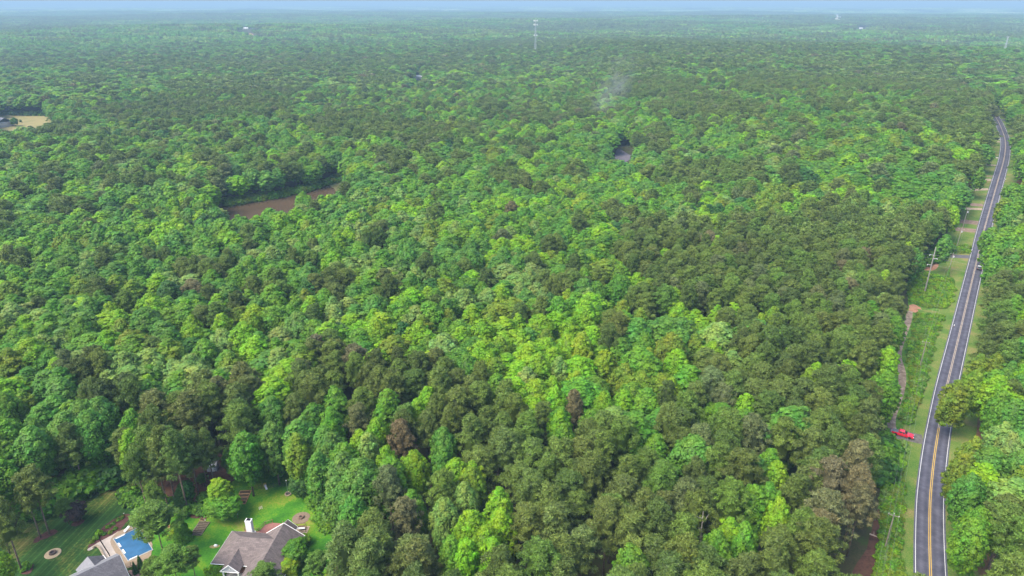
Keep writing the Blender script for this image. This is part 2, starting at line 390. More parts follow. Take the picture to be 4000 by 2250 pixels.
# yard
YT1, YT2, YT3, YT4 = (0, 1700, 2.576), (340, 1950, 4.829), (800, 2000, 5.367), (740, 1740, 4.262)
YARD_V = [(-200, 2250), (-200, 2240), (0, 2190), (90, 2095), (150, 2010), (300, 1940), (470, 1872), (500, 1950), (700, 2005), (790, 1950), (800, 1890), (795, 1810), (860, 1795), (880, 1860), (960, 1875),
          (1030, 1800), (1100, 1815), (1140, 1800), (1150, 1900), (1240, 1950), (1275, 2010), (1250, 2080), (1230, 2400), (-200, 2400)]
def mow(n, L, tc, col):
    a = Vector((*G(163, 2250)[:2], 0)); b = Vector((*G(420, 1982)[:2], 0)); dr = (b - a).normalized(); nx, ny = dr.y, -dr.x
    dt = n.nodes.new('ShaderNodeVectorMath'); dt.operation = 'DOT_PRODUCT'; dt.inputs[1].default_value = (nx, ny, 0); L.new(tc.outputs['Object'], dt.inputs[0])
    def stripes(period, lo, hi, width):
        q = n.nodes.new('ShaderNodeMath'); q.operation = 'PINGPONG'; q.inputs[1].default_value = period / 2; L.new(dt.outputs['Value'], q.inputs[0])
        mr = n.nodes.new('ShaderNodeMapRange'); mr.inputs[1].default_value = width; mr.inputs[2].default_value = width * 2.2; mr.inputs[3].default_value = hi; mr.inputs[4].default_value = lo; L.new(q.outputs[0], mr.inputs[0]); return mr.outputs[0]
    s1 = stripes(1.55, .95, 1.45, .10); s2 = stripes(3.1, .92, 1.12, .55)
    mu = n.nodes.new('ShaderNodeMath'); mu.operation = 'MULTIPLY'; L.new(s1, mu.inputs[0]); L.new(s2, mu.inputs[1])
    v = n.nodes.new('ShaderNodeVectorMath'); v.operation = 'SCALE'; L.new(col, v.inputs[0]); L.new(mu.outputs[0], v.inputs['Scale']); return v.outputs[0]
M_LAWN1 = ramp_mat('mown_lawn', [(.34, (.018, .055, .011)), (.48, (.028, .070, .013)), (.57, (.07, .10, .018)), (.68, (.13, .12, .035))], .07, rough=1., scale2=1.6, mix2=.25, extra=mow)
M_LAWN2 = ramp_mat('bright_lawn', [(.25, (.028, .12, .013)), (.47, (.055, .19, .013)), (.62, (.13, .235, .016)), (.78, (.23, .215, .05))], .13, rough=1., scale2=2.2, mix2=.3)
lawn1 = GP([(-250, 2400), (-200, 2200), (-60, 2150), (40, 2080), (120, 2000), (290, 1935), (480, 1860), (560, 1880), (640, 1960), (650, 2080), (600, 2250), (560, 2420)])
drape('mown_lawn', lawn1, M_LAWN1, .03, 3., smooth=1)
lawn2 = GP([(540, 2420), (585, 2200), (600, 2080), (640, 2000), (720, 1990), (800, 1950), (870, 1935), (905, 1880), (940, 1860), (1040, 1830), (1140, 1800), (1180, 1850), (1250, 1930), (1320, 2010), (1300, 2150), (1280, 2420)])
drape('back_lawn', lawn2, M_LAWN2, .045, 3., smooth=1)
drape('pine_straw', GP([(760, 1860), (790, 1780), (900, 1760), (1040, 1770), (1150, 1760), (1200, 1800), (1130, 1810), (1030, 1850), (960, 1868), (900, 1880), (850, 1900), (800, 1960), (700, 1985), (600, 1960), (620, 1850)]), M_NEEDLES, .05, 3., jit=.3)
drape('pine_straw', GP([(730, 2005), (760, 1980), (800, 1995), (790, 2020), (750, 2030)]), M_NEEDLES, .06, 2., jit=.2)
M_MULCH = mat('mulch', (.085, .036, .032), 1., var=.3, vscale=1.5)
def mulch(tile, pts, j=.12): drape('mulch_bed', GP(TP(tile, pts)), M_MULCH, .08, 1.5, jit=j)
mulch(YT1, [(870, 1160), (900, 1090), (960, 1000), (1060, 900), (1180, 830), (1290, 785), (1320, 810), (1290, 860), (1220, 940), (1180, 1000), (1010, 1070), (930, 1140)], .08)
mulch(YT1, [(320, 1080), (360, 1030), (470, 970), (540, 945), (585, 970), (540, 1010), (440, 1050), (350, 1090)])
mulch(YT1, [(715, 905), (740, 875), (800, 850), (850, 855), (840, 885), (780, 915), (735, 925)])
mulch(YT1, [(210, 1390), (240, 1340), (300, 1320), (335, 1300), (330, 1350), (300, 1395), (240, 1410)])
mulch(YT1, [(1340, 1290), (1480, 1240), (1530, 1290), (1500, 1380), (1400, 1440), (1330, 1380)])
M_PATIO = mat('patio_concrete', (.42, .36, .31), .85, var=.12, vscale=.8)
M_TAN = mat('pool_deck_tan', (.27, .205, .14), .85, var=.1, vscale=1)
M_STONE = mat('edging_stone', (.34, .27, .19), .9, var=.3, vscale=2.5)
drape('patio', GP(TP(YT2, [(0, 950), (100, 890), (250, 800), (420, 710), (520, 660), (600, 600), (640, 640), (560, 1060), (480, 1180), (385, 1160), (330, 1100), (250, 950), (200, 900), (130, 905), (110, 950), (20, 985)])), M_PATIO, .10, 1.5, smooth=1)
drape('pool_surround', GP(TP(YT2, [(430, 790), (500, 690), (600, 610), (760, 545), (1000, 450), (1060, 560), (1240, 830), (1230, 960), (1200, 1120), (1120, 1180), (900, 1260), (740, 1320), (640, 1180), (470, 900)])), M_TAN, .13, 1.5, smooth=1)
drape('bare_ground', GP(TP(YT2, [(1480, 520), (1540, 480), (1610, 520), (1600, 600), (1520, 610)])), M_CLAY, .06, 1.)
drape('bare_ground', GP(TP(YT3, [(90, 720), (200, 690), (330, 690), (300, 740), (180, 770), (110, 760)])), M_DRY, .06, 1.)
drape('brick_path', GP(TP(YT2, [(770, 1350), (860, 1340), (980, 1400), (1000, 1500), (900, 1500), (800, 1400)])), mat('pink_brick', (.55, .3, .23), .85, var=.3, vscale=4), .10, 1.)
KEEP = [clear_px, POND_V, FIELD_V, OPEN_V, CUT_V, BLD_V, SPOT_V, W1_V, W2_V, YARD_V]
# ------------------------------------------------------------------ tree meshes
def leaf_mesh(name, C, N, s, asp, lv, m, tri=False, core=None, seed=0):
    """C centres, N normals, s half sizes: one small face per leaf clump"""
    rs = np.random.RandomState(seed); n = len(C)
    N = N / np.linalg.norm(N, axis=1, keepdims=True)
    r = rs.normal(size=(n, 3)); T = np.cross(N, r); T /= np.linalg.norm(T, axis=1, keepdims=True); B = np.cross(N, T)
    s = s[:, None]; k = 3 if tri else 4
    if tri:
        V = np.stack([C - T * s * asp, C + T * s * asp, C + B * s * 2 + N * s * .7], 1)
    else:
        V = np.stack([C - T * s - B * s * asp, C + T * s * .8 - B * s * asp * 1.1, C + T * s + B * s * asp + N * s * .25, C - T * s * .9 + B * s * asp * .8 - N * s * .15], 1)
    V = V.reshape(-1, 3); F_ = np.arange(n * k).reshape(n, k)
    lvf = lv
    nv = len(V); loops = F_.ravel(); starts = np.arange(0, n * k, k)
    if core is not None:
        cv, cf = core; V = np.vstack([V, cv]); loops = np.concatenate([loops, (cf + nv).ravel()])
        starts = np.concatenate([starts, n * k + np.arange(0, len(cf) * 4, 4)]); lvf = np.vstack([lv, np.tile([[.55, .55, .55]], (len(cf), 1))])  # core faces tinted darker: the crown's inner shade put into the colour
    me = bpy.data.meshes.new(name); me.vertices.add(len(V)); me.vertices.foreach_set('co', V.astype(np.float32).ravel())
    me.loops.add(len(loops)); me.loops.foreach_set('vertex_index', loops.astype(np.int32))
    me.polygons.add(len(starts)); me.polygons.foreach_set('loop_start', starts.astype(np.int32))
    a = me.attributes.new('lv', 'FLOAT_VECTOR', 'FACE'); a.data.foreach_set('vector', lvf.astype(np.float32).ravel())
    me.update(calc_edges=True); me.validate(); me.materials.append(m); return me
def core_mesh(env, z0, z1, k, rs, nz=5, na=8):
    V = []; ts = np.linspace(.08, .9, nz)
    for t in ts:
        for a in range(na):
            an = 2 * math.pi * a / na; r = env(t, an) * k; V.append((r * math.cos(an), r * math.sin(an), z0 + (z1 - z0) * t))
    Fs = [(i * na + a, i * na + (a + 1) % na, (i + 1) * na + (a + 1) % na, (i + 1) * na + a) for i in range(nz - 1) for a in range(na)]
    o = (nz - 1) * na; Fs += [(o, o + 1, o + 2, o + 3), (o, o + 3, o + 4, o + 7), (o + 4, o + 5, o + 6, o + 7)]
    return np.array(V), np.array(Fs)
def make_broad(name, seed, nleaf, size, shape, R=4.2, H=20., z0=6.5, mm=None, nblob=105, fillf=.30):
    rs = np.random.RandomState(seed); ph = rs.uniform(0, 6.28, 6); am = rs.uniform(.05, .13, 3)
    def env(t, an):
        t = np.asarray(t, float); u = np.clip((t - .38) / .62, 0, 1)
        if shape == 'round': r = np.where(t < .38, .66 + .9 * t, np.sqrt(np.clip(1.0 - u ** 2.1, 0, 1)))
        elif shape == 'oval': r = np.where(t < .38, .72 + .74 * t, np.clip(1.0 - u ** 1.75, 0, 1) ** .62)
        elif shape == 'cone': r = np.where(t < .38, .8 + .52 * t, np.clip(1.0 - u ** 1.6, 0, 1) ** .66)
        else: r = np.where(t < .38, .5 + 1.3 * t, np.clip(1.0 - u ** 3.0, 0, 1) ** .5)
        return R * (.04 + .96 * r) * (1 + am[0] * np.sin(2 * an + ph[0]) + am[1] * np.sin(3 * an + ph[1] + 4 * t) + am[2] * np.sin(5 * an + ph[2] - 6 * t))
    i = np.arange(nblob); t = np.clip((i + .5 + rs.uniform(-.45, .45, nblob)) / nblob, .005, .995) ** .72; an = i * 2.39996 + rs.uniform(-.5, .5, nblob)
    r = env(t, an) * rs.uniform(.70, .98, nblob) * np.where(t > .86, rs.uniform(.2, 1, nblob), 1); br = R * rs.uniform(.12, .235, nblob)
    bl = np.stack([r * np.cos(an), r * np.sin(an), z0 + (H - z0) * t - br * .5 + rs.uniform(-.25, .3, nblob), br, rs.uniform(.90, 1.10, nblob)], 1)
    n1 = int(nleaf * (1 - fillf)); idx = rs.choice(nblob, n1, p=bl[:, 3] ** 2 / np.sum(bl[:, 3] ** 2)); b = bl[idx]
    out = np.stack([b[:, 0], b[:, 1], (b[:, 2] - (z0 + (H - z0) * .35)) * .7], 1); out /= np.linalg.norm(out, axis=1, keepdims=True) + 1e-6
    D = rs.normal(size=(n1, 3)); D /= np.linalg.norm(D, axis=1, keepdims=True); D = D + out * .6 + np.array([0, 0, .45]); D /= np.linalg.norm(D, axis=1, keepdims=True)
    C = b[:, :3] + D * b[:, 3:4] * rs.uniform(.55, 1.2, (n1, 1)) * np.array([1, 1, .8])
    N = D * .85 + out * .35 + rs.normal(size=(n1, 3)) * .30; g = b[:, 4] * rs.uniform(.74, 1.27, n1)
    n2 = nleaf - n1; t = rs.rand(n2) ** .8; an = rs.uniform(0, 6.28, n2); r = env(t, an) * rs.uniform(.72, .97, n2) * np.where(t > .85, rs.rand(n2) ** .5, 1)
    C2 = np.stack([r * np.cos(an), r * np.sin(an), z0 + (H - z0) * t * .97], 1); N2 = np.stack([np.cos(an) * .7, np.sin(an) * .7, .3 + t], 1) + rs.normal(size=(n2, 3)) * .5
    C = np.vstack([C, C2]); N = np.vstack([N, N2]); g = np.concatenate([g, rs.uniform(.72, 1.2, n2)]); warm = rs.uniform(-.08, .12, nleaf) + .16 * np.sin(C[:, 0] * 1.1 + ph[3]) * np.sin(C[:, 1] * .9 + ph[4]) + .06 * np.sin(C[:, 2] * 1.3 + ph[5])
    lv = np.stack([g * (1 + warm), g, g * (1 - warm * .6)], 1)
    return leaf_mesh(name, C, N, size * rs.uniform(.6, 1.25, nleaf), .7, lv, mm or M_LEAF, False, core_mesh(env, z0, H, .66, rs), seed)
def make_pine(name, seed, nleaf, size, R=3.3, H=22., z0=11., nblob=46, flat=.55):
    rs = np.random.RandomState(seed); ph = rs.uniform(0, 6.28, 6)
    def env(t, an):
        r = math.sin(math.pi * (.16 + .80 * t) ** .75) ** .7
        return R * r * (1 + .17 * math.sin(2 * an + ph[0]) + .17 * math.sin(3 * an + ph[1] + 5 * t) + .1 * math.sin(7 * t * 3 + ph[2]))
    bl = []
    for i in range(nblob):
        t = ((i + .5) / nblob) ** .75; an = i * 2.39996 + rs.uniform(-.5, .5); r = env(t, an) * rs.uniform(.45, .98)
        br = R * rs.uniform(.13, .25); bl.append((r * math.cos(an), r * math.sin(an), z0 + (H - z0) * t - br * .3 + rs.uniform(-.3, .3), br, rs.uniform(.8, 1.2)))
    bl = np.array(bl); idx = rs.choice(len(bl), nleaf, p=bl[:, 3] ** 2 / np.sum(bl[:, 3] ** 2)); b = bl[idx]
    out = np.stack([b[:, 0], b[:, 1], b[:, 2] * 0 + .5], 1); out /= np.linalg.norm(out, axis=1, keepdims=True) + 1e-6
    D = rs.normal(size=(nleaf, 3)); D /= np.linalg.norm(D, axis=1, keepdims=True); D = D + out * .4 + np.array([0, 0, .55]); D /= np.linalg.norm(D, axis=1, keepdims=True)
    C = b[:, :3] + D * b[:, 3:4] * rs.uniform(.55, 1.1, (nleaf, 1)) * np.array([1, 1, flat + .15])
    N = rs.normal(size=(nleaf, 3)) * .5 + D * .95
    g = b[:, 4] * rs.uniform(.62, 1.38, nleaf); warm = rs.uniform(-.05, .16, nleaf) * (rs.rand(nleaf) > .6)
    lv = np.stack([g * (1 + warm), g, g * (1 - warm)], 1)
    return leaf_mesh(name, C, N, size * rs.uniform(.6, 1.3, nleaf), .45, lv, M_NEEDLE, True, core_mesh(env, z0 + 1, H - .6, .5, rs), seed)
def make_conifer(name, seed, n, size, R=1.8, H=8.5):
    rs = np.random.RandomState(seed); t = 1 - np.sqrt(rs.rand(n)); t = np.clip(t, 0, .98); an = rs.uniform(0, 6.28, n)
    lump = 1 + .12 * np.sin(an * 5 + t * 20); r = R * (1 - t) ** .85 * lump * rs.uniform(.8, 1.08, n)
    C = np.stack([r * np.cos(an), r * np.sin(an), .2 + H * t], 1); N = np.stack([np.cos(an), np.sin(an), an * 0 + .45], 1) + rs.normal(size=(n, 3)) * .4
    g = rs.uniform(.65, 1.35, n); lv = np.stack([g, g, g], 1)
    def env(t_, a_): return R * (1 - t_) ** .85
    return leaf_mesh(name, C, N, size * rs.uniform(.6, 1.2, n), .6, lv, M_LEAF, False, core_mesh(env, .1, H, .8, rs), seed)
def make_trunk(name, seed, H, r0, m, pine=False, z0=8., R=4., dead=False):
    rs = random.Random(seed); q = MB(); lean = rs.uniform(-.5, .5), rs.uniform(-.5, .5)
    P = [(lean[0] * t * t, lean[1] * t * t, H * t) for t in (0, .25, .5, .75, .93)]
    q.tube(P, [r0 * 1.25, r0, r0 * .8, r0 * .5, r0 * .15], 7)
    nb = 11 if pine else 8
    for i in range(nb):
        t = (z0 - (2 if pine else 1)) / H + (1 - z0 / H) * .85 * i / nb; an = i * 2.4 + rs.uniform(-.4, .4); L_ = R * rs.uniform(.55, .85) * (1 - .4 * i / nb)
        b = Vector((lean[0] * t * t, lean[1] * t * t, H * t)); e = b + Vector((math.cos(an) * L_, math.sin(an) * L_, L_ * (.15 if pine else .6)))
        mid = (b + e) / 2 + Vector((0, 0, -.1 if pine else .25)); q.tube([b, mid, e], [r0 * .3, r0 * .2, r0 * .07], 4, caps=False)
    return mesh_np(name, q.v, q.f, m, True)
SH = ['round', 'oval', 'oval', 'round', 'round', 'top', 'round']
BH = [make_broad('broadleaf_crown', 10 + i, 9000, .215, SH[i], R=(4.4, 4.0, 3.9, 4.7, 3.9, 4.2, 4.9)[i], H=(19, 21, 21.5, 18.5, 21, 20, 19)[i], z0=(6, 5.5, 5.5, 6, 5, 6, 6)[i], nblob=(110, 95, 90, 130, 100, 95, 140)[i]) for i in range(7)]
PH = [make_pine('pine_crown', 30 + i, 9500, .215, R=(3.5, 3.8, 3.4, 4.0, 3.6, 3.7)[i], H=(22, 21.5, 23, 21.5, 22.5, 21)[i], z0=(10.5, 10.5, 11, 11.5, 9.5, 10.5)[i], nblob=85) for i in range(6)]
BM = [make_broad('broadleaf_crown_far', 50 + i, 2600, .37, SH[i], R=4.3, H=20, z0=7, nblob=80) for i in range(6)]
PM = [make_pine('pine_crown_far', 60 + i, 2600, .40, R=3.7, H=22, z0=11.5, nblob=70) for i in range(5)]
BL = [make_broad('broadleaf_crown_distant', 70 + i, 520, .72, SH[i], R=4.4, H=20, z0=9, nblob=40) for i in range(5)]
PL = [make_pine('pine_crown_distant', 80 + i, 520, .78, R=3.8, H=21.5, z0=12.5, nblob=36) for i in range(4)]
BT = [make_trunk('broadleaf_trunk', 90 + i, 17, .24, M_BARK, False, 7., 4.) for i in range(3)]
PT = [make_trunk('pine_trunk', 95 + i, 21, .2, M_PBARK, True, 12., 3.3) for i in range(3)]
SHRUB = [make_broad('shrub_leaves', 110 + i, 420, .22, 'round', R=1.5, H=2.2, z0=0., nblob=14) for i in range(4)]

# colours of whole trees (linear)
TONE = dict(
    lime=(.168, .345, .010), green=(.108, .252, .015), blue=(.092, .228, .026), pale=(.175, .285, .055), dark=(.042, .125, .018), yellow=(.19, .33, .012), forest=(.078, .20, .014), olive=(.145, .235, .015),
    pine=(.108, .166, .026), pined=(.078, .126, .021), pineg=(.104, .188, .024), pineb=(.112, .156, .032), rust=(.145, .138, .058), greyp=(.12, .158, .05), purple=(.05, .03, .03))
TWORD = dict(lime='bright lime green', green='mid green', blue='bluish green', pale='pale silvery green', dark='very dark green', yellow='yellow green', forest='deep green', olive='yellowish olive',
             pine='olive green', pined='dark olive', pineg='fresh green', pineb='brownish', rust='rust tinged', greyp='greyish', purple='dark purple')
def species_px():
    """picture ellipses (x,y,rx,ry) in 4000-px frame where pines dominate"""
    E = []
    def add(tile, L_):
        ox, oy, s = tile
        for (x, y, a, b) in L_: E.append((ox + x / s, oy + y / s, a / s, b / s))
    add((0, 400, 1.7173), [(390, 180, 200, 40), (950, 70, 320, 55), (640, 230, 60, 30), (600, 370, 50, 50), (350, 470, 90, 60), (900, 540, 130, 60), (1480, 480, 60, 80), (1740, 430, 80, 70), (1950, 430, 50, 90),
        (2370, 170, 260, 90), (480, 700, 140, 50), (740, 530, 60, 60), (30, 760, 50, 80), (100, 1060, 80, 60), (700, 1090, 60, 40), (1050, 1060, 80, 50), (1340, 1120, 170, 50), (1500, 1050, 70, 40), (1670, 930, 60, 70),
        (1340, 1290, 80, 40), (1800, 1250, 100, 50), (2270, 1270, 130, 60), (2530, 900, 50, 50), (1490, 710, 50, 40), (920, 1330, 60, 30), (400, 560, 60, 50), (1350, 370, 70, 40), (830, 400, 80, 40)])
    add((1500, 400, 1.7173), [(200, 230, 220, 90), (60, 380, 100, 60), (560, 220, 80, 40), (350, 520, 110, 40), (860, 520, 130, 50), (330, 400, 60, 40), (960, 350, 60, 40), (1090, 600, 90, 30), (700, 30, 80, 50), (1060, 110, 140, 40),
        (1830, 260, 90, 80), (2100, 490, 320, 70), (2450, 480, 120, 80), (2300, 60, 250, 50), (2130, 180, 60, 30), (1320, 830, 50, 70), (1560, 770, 60, 50), (1640, 800, 40, 40), (1120, 980, 60, 50), (1790, 900, 200, 120),
        (1700, 1010, 150, 130), (2150, 960, 360, 160), (2400, 1150, 220, 150), (1980, 1090, 170, 80), (1170, 1230, 100, 60), (1320, 1150, 70, 60), (1400, 1220, 60, 50), (2060, 640, 60, 60), (2400, 620, 80, 40), (1540, 1320, 60, 40),
        (1700, 1330, 80, 40), (20, 1270, 40, 60), (1950, 1280, 130, 50), (2480, 860, 140, 90)])
    add((0, 0, 1.288), [(450, 400, 90, 30), (1200, 440, 360, 50), (900, 560, 230, 50), (150, 340, 150, 25), (780, 265, 300, 22), (1300, 540, 150, 40), (1450, 340, 220, 30), (1900, 400, 110, 40), (300, 230, 330, 18), (1950, 300, 200, 30)])
    add((2000, 0, 1.288), [(860, 240, 60, 25), (250, 280, 200, 40), (600, 340, 180, 50), (1050, 330, 100, 30), (700, 440, 250, 60), (950, 540, 250, 60), (1300, 420, 200, 60), (1650, 350, 100, 50), (1750, 400, 250, 60), (2050, 370, 180, 60),
        (2250, 250, 250, 60), (2200, 560, 220, 60), (1600, 540, 120, 30), (350, 560, 80, 40), (2450, 330, 120, 60), (2100, 430, 200, 50), (1500, 175, 300, 14), (800, 130, 500, 18)])
    add((0, 1100, 1.7173), [(560, 610, 130, 80), (760, 780, 170, 110), (1440, 240, 90, 60), (770, 180, 70, 40), (700, 60, 60, 40), (910, 150, 60, 50), (1360, 80, 90, 30), (1460, 820, 270, 150), (1180, 870, 200, 100), (1100, 1080, 290, 170),
        (1400, 1080, 120, 140), (1330, 760, 150, 60), (2030, 640, 90, 70), (2300, 700, 170, 100), (2250, 480, 190, 90), (2400, 920, 110, 90), (2100, 860, 120, 130), (2250, 60, 120, 60), (1780, 50, 90, 40), (2060, 260, 90, 60), (1150, 1250, 330, 130)])
    add((3400, 900, 2.415), [(150, 250, 280, 260), (250, 640, 140, 130), (100, 1000, 260, 260), (100, 1350, 280, 200), (600, 100, 230, 130), (400, 60, 350, 130), (1250, 700, 330, 270), (1200, 1050, 250, 200)])
    add((3500, 380, 2.588), [(700, 270, 330, 150), (130, 310, 170, 80), (450, 580, 100, 80), (720, 700, 130, 90), (100, 1250, 170, 130), (480, 1250, 120, 140), (360, 1130, 90, 80), (1200, 380, 120, 180), (1230, 700, 110, 110), (600, 60, 400, 90)])
    add((3300, 1500, 1.931), [(1000, 200, 90, 70), (1060, 420, 170, 110), (1150, 1150, 330, 300), (1250, 850, 170, 110)])
    return E
PE = np.array(species_px())
# the big pine stand around the foot and right of the picture, and its deciduous islands
PINE_POLY = [(2420, 935), (2640, 870), (2870, 893), (3100, 840), (3340, 745), (3480, 870), (3560, 1010), (3510, 1180), (3570, 1290), (3480, 1400), (3480, 1900), (3420, 2400), (1000, 2400), (1260, 2080), (1260, 2010), (1330, 1960), (1440, 1930),
             (1560, 1870), (1500, 1800), (1450, 1650), (1330, 1600), (1200, 1500), (1450, 1420), (1700, 1400), (1900, 1480), (2070, 1570), (2300, 1650), (2480, 1690), (2560, 1640), (2640, 1500), (2870, 1340), (2740, 1180), (2490, 1090)]
DEC = [  # (tile, [(x, y, half width, tone)])
    ((1200, 1600, 1.9815), [(600, 60, 80, 'green'), (860, 60, 75, 'lime'), (540, 225, 75, 'lime'), (620, 440, 90, 'lime'), (830, 480, 80, 'lime'), (300, 420, 115, 'green'), (190, 330, 120, 'blue'), (100, 480, 90, 'blue'), (470, 340, 75, 'pale'),
        (1060, 290, 80, 'blue'), (1060, 450, 85, 'forest'), (1160, 540, 65, 'lime'), (1280, 560, 75, 'yellow'), (1220, 730, 105, 'pale'), (1270, 960, 130, 'lime'), (1380, 1080, 80, 'lime'), (1060, 860, 80, 'pale'), (1500, 940, 80, 'lime'),
        (1490, 770, 65, 'lime'), (1120, 1160, 90, 'green'), (1230, 1190, 90, 'lime'), (1440, 1180, 70, 'lime'), (360, 850, 50, 'blue'), (820, 790, 30, 'green'), (1960, 150, 60, 'lime'), (1990, 260, 60, 'green'),
        (60, 100, 90, 'forest'), (190, 130, 100, 'green'), (2510, 1230, 60, 'green'), (1270, 620, 60, 'olive')]),
    ((2400, 1200, 1.38), [(700, 570, 48, 'lime'), (690, 650, 45, 'green'), (220, 790, 85, 'green'), (760, 920, 70, 'blue'), (830, 870, 45, 'green'), (865, 940, 35, 'yellow'), (740, 1080, 65, 'green'), (820, 1060, 55, 'green'), (875, 1150, 42, 'yellow'),
        (630, 330, 75, 'pale'), (945, 300, 38, 'yellow'), (900, 205, 52, 'lime'), (780, 120, 48, 'yellow'), (1080, 390, 34, 'lime'), (1250, 380, 26, 'lime'), (1460, 450, 42, 'green'), (1465, 320, 36, 'lime'), (480, 140, 85, 'lime'), (590, 170, 65, 'green'),
        (430, 230, 60, 'olive'), (520, 280, 75, 'lime'), (640, 60, 60, 'lime'), (850, 80, 52, 'olive'), (540, 1330, 65, 'green'), (610, 1260, 42, 'lime'), (690, 1290, 52, 'green'), (400, 410, 95, 'green'), (300, 480, 42, 'yellow'), (330, 320, 75, 'lime'), (550, 70, 40, 'lime')]),
    ((3300, 1500, 1.931), [(830, 110, 105, 'olive'), (960, 40, 100, 'olive'), (1110, 30, 110, 'green'), (1160, 200, 80, 'green'), (1300, 60, 80, 'blue'), (1260, 260, 80, 'blue'), (960, 560, 75, 'olive'), (1080, 640, 150, 'blue'), (1230, 520, 110, 'pale'),
        (880, 680, 70, 'olive'), (1300, 660, 100, 'blue'), (930, 840, 90, 'blue'), (990, 1100, 60, 'green'), (940, 1190, 60, 'green'), (1330, 780, 60, 'olive'), (330, 70, 50, 'green'), (280, 30, 50, 'green')]),
    ((3400, 900, 2.415), [(340, 230, 50, 'yellow'), (410, 290, 70, 'blue'), (125, 500, 70, 'yellow'), (230, 960, 50, 'green'), (150, 1250, 45, 'green'), (110, 730, 95, 'pale'), (700, 150, 50, 'blue'), (1130, 60, 90, 'green'), (1260, 100, 120, 'green'),
        (1390, 60, 100, 'lime'), (1160, 230, 90, 'green'), (1300, 200, 80, 'forest'), (1010, 1330, 90, 'olive'), (1150, 1330, 100, 'olive'), (1330, 1230, 90, 'blue'), (1300, 1400, 90, 'blue'), (1440, 880, 40, 'lime')]),
    ((3500, 380, 2.588), [(1130, 1020, 90, 'olive'), (1240, 960, 80, 'green'), (1200, 1200, 100, 'blue'), (1130, 1380, 110, 'green'), (1260, 1350, 80, 'lime'), (1200, 860, 80, 'green'), (1270, 600, 50, 'lime'), (820, 440, 70, 'green'), (800, 520, 70, 'lime'),
        (620, 440, 80, 'pale'), (560, 540, 80, 'green'), (250, 440, 90, 'yellow'), (190, 560, 80, 'lime'), (650, 770, 80, 'pale'), (680, 860, 70, 'blue'), (520, 900, 80, 'green'), (600, 960, 90, 'green'), (500, 1060, 90, 'lime'), (590, 1140, 70, 'lime'),
        (130, 880, 160, 'forest'), (320, 940, 100, 'green'), (330, 1220, 80, 'blue'), (860, 730, 40, 'green'), (410, 860, 80, 'blue'), (120, 730, 150, 'forest')]),
    ((0, 1100, 1.7173), [(1130, 200, 105, 'green'), (1500, 430, 105, 'pale'), (1380, 500, 90, 'green'), (1560, 590, 95, 'olive'), (1100, 370, 110, 'blue'), (1300, 330, 65, 'yellow'), (1500, 320, 60, 'yellow'), (1690, 310, 70, 'lime'),
        (250, 80, 105, 'green'), (570, 80, 80, 'olive'), (900, 90, 95, 'olive'), (750, 240, 55, 'yellow'), (830, 360, 90, 'olive'), (180, 850, 85, 'olive'), (490, 930, 110, 'green'), (330, 720, 120, 'blue'), (1010, 750, 50, 'lime'), (900, 990, 60, 'green'),
        (890, 1130, 60, 'lime'), (1880, 420, 110, 'pale'), (1830, 900, 100, 'blue'), (2250, 830, 100, 'green'), (2230, 1000, 90, 'green'), (2180, 1100, 90, 'blue'), (2000, 1150, 90, 'olive'), (2300, 1230, 90, 'green'), (1830, 1080, 100, 'blue'),
        (2420, 1130, 60, 'lime'), (1650, 1150, 120, 'forest'), (1160, 1100, 40, 'pineg')]),
    ((1400, 1100, 1.9815), [(50, 110, 55, 'pale'), (540, 150, 55, 'lime'), (700, 200, 75, 'pale'), (960, 110, 75, 'green'), (1100, 200, 45, 'yellow'), (1250, 120, 60, 'pale'), (1430, 160, 85, 'pale'), (1620, 170, 60, 'yellow'), (1780, 160, 80, 'pale'),
        (340, 440, 115, 'dark'), (540, 540, 80, 'green'), (800, 470, 100, 'lime'), (700, 330, 65, 'olive'), (1240, 370, 80, 'lime'), (1040, 330, 60, 'olive'), (1100, 560, 100, 'olive'), (1300, 800, 105, 'pale'), (1070, 850, 60, 'green'), (1450, 500, 90, 'olive'),
        (1640, 400, 90, 'lime'), (2040, 260, 80, 'olive'), (2180, 320, 75, 'olive'), (1550, 720, 60, 'pale'), (1680, 830, 70, 'yellow'), (1900, 660, 55, 'yellow'), (2060, 770, 100, 'olive'), (2050, 980, 70, 'lime'), (1890, 1000, 45, 'lime'),
        (1500, 880, 55, 'lime'), (2240, 640, 55, 'yellow'), (1560, 1120, 60, 'green'), (540, 960, 90, 'lime'), (230, 980, 95, 'green'), (850, 560, 75, 'green'), (300, 230, 90, 'lime'), (130, 330, 90, 'lime')]),
]
PIN = [((1200, 1600, 1.9815), [(400, 120, 95, 'greyp'), (730, 250, 110, 'rust'), (940, 170, 95, 'pineb'), (760, 870, 60, 'rust')]), ((0, 1100, 1.7173), [(2030, 640, 80, 'greyp')]),
       ((1400, 1100, 1.9815), [(1670, 1000, 80, 'rust'), (250, 1010, 1, 'pine')][:1]), ((2400, 1200, 1.38), [(1040, 440, 60, 'olive'), (640, 600, 1, 'pine')][:1])]
CROWN_Z = .70
rg = np.random.RandomState(7)
TREES = []      # x, y, kind(0 broad,1 pine), radius, height, tone
def put(px, py, hw, kind, tone, h=None):
    if h is None: h = 21 if kind else 19.5
    # narrow crowns of young trees are lower than the canopy top
    X, Y = U(px, py, h * CROWN_Z); zt = float(terr(X, Y))
    X, Y = U(px, py, h * CROWN_Z + zt)
    D = F4 * SP + CP * (py - 1125); r = max(3.5, hw * (CAMH - h * CROWN_Z - zt) / D)
    TREES.append([X, Y, kind, r, h, tone, 1])
for tile, L_ in DEC:
    for x, y, a, t in L_: put(tile[0] + x / tile[2], tile[1] + y / tile[2], a / tile[2], 0, t)
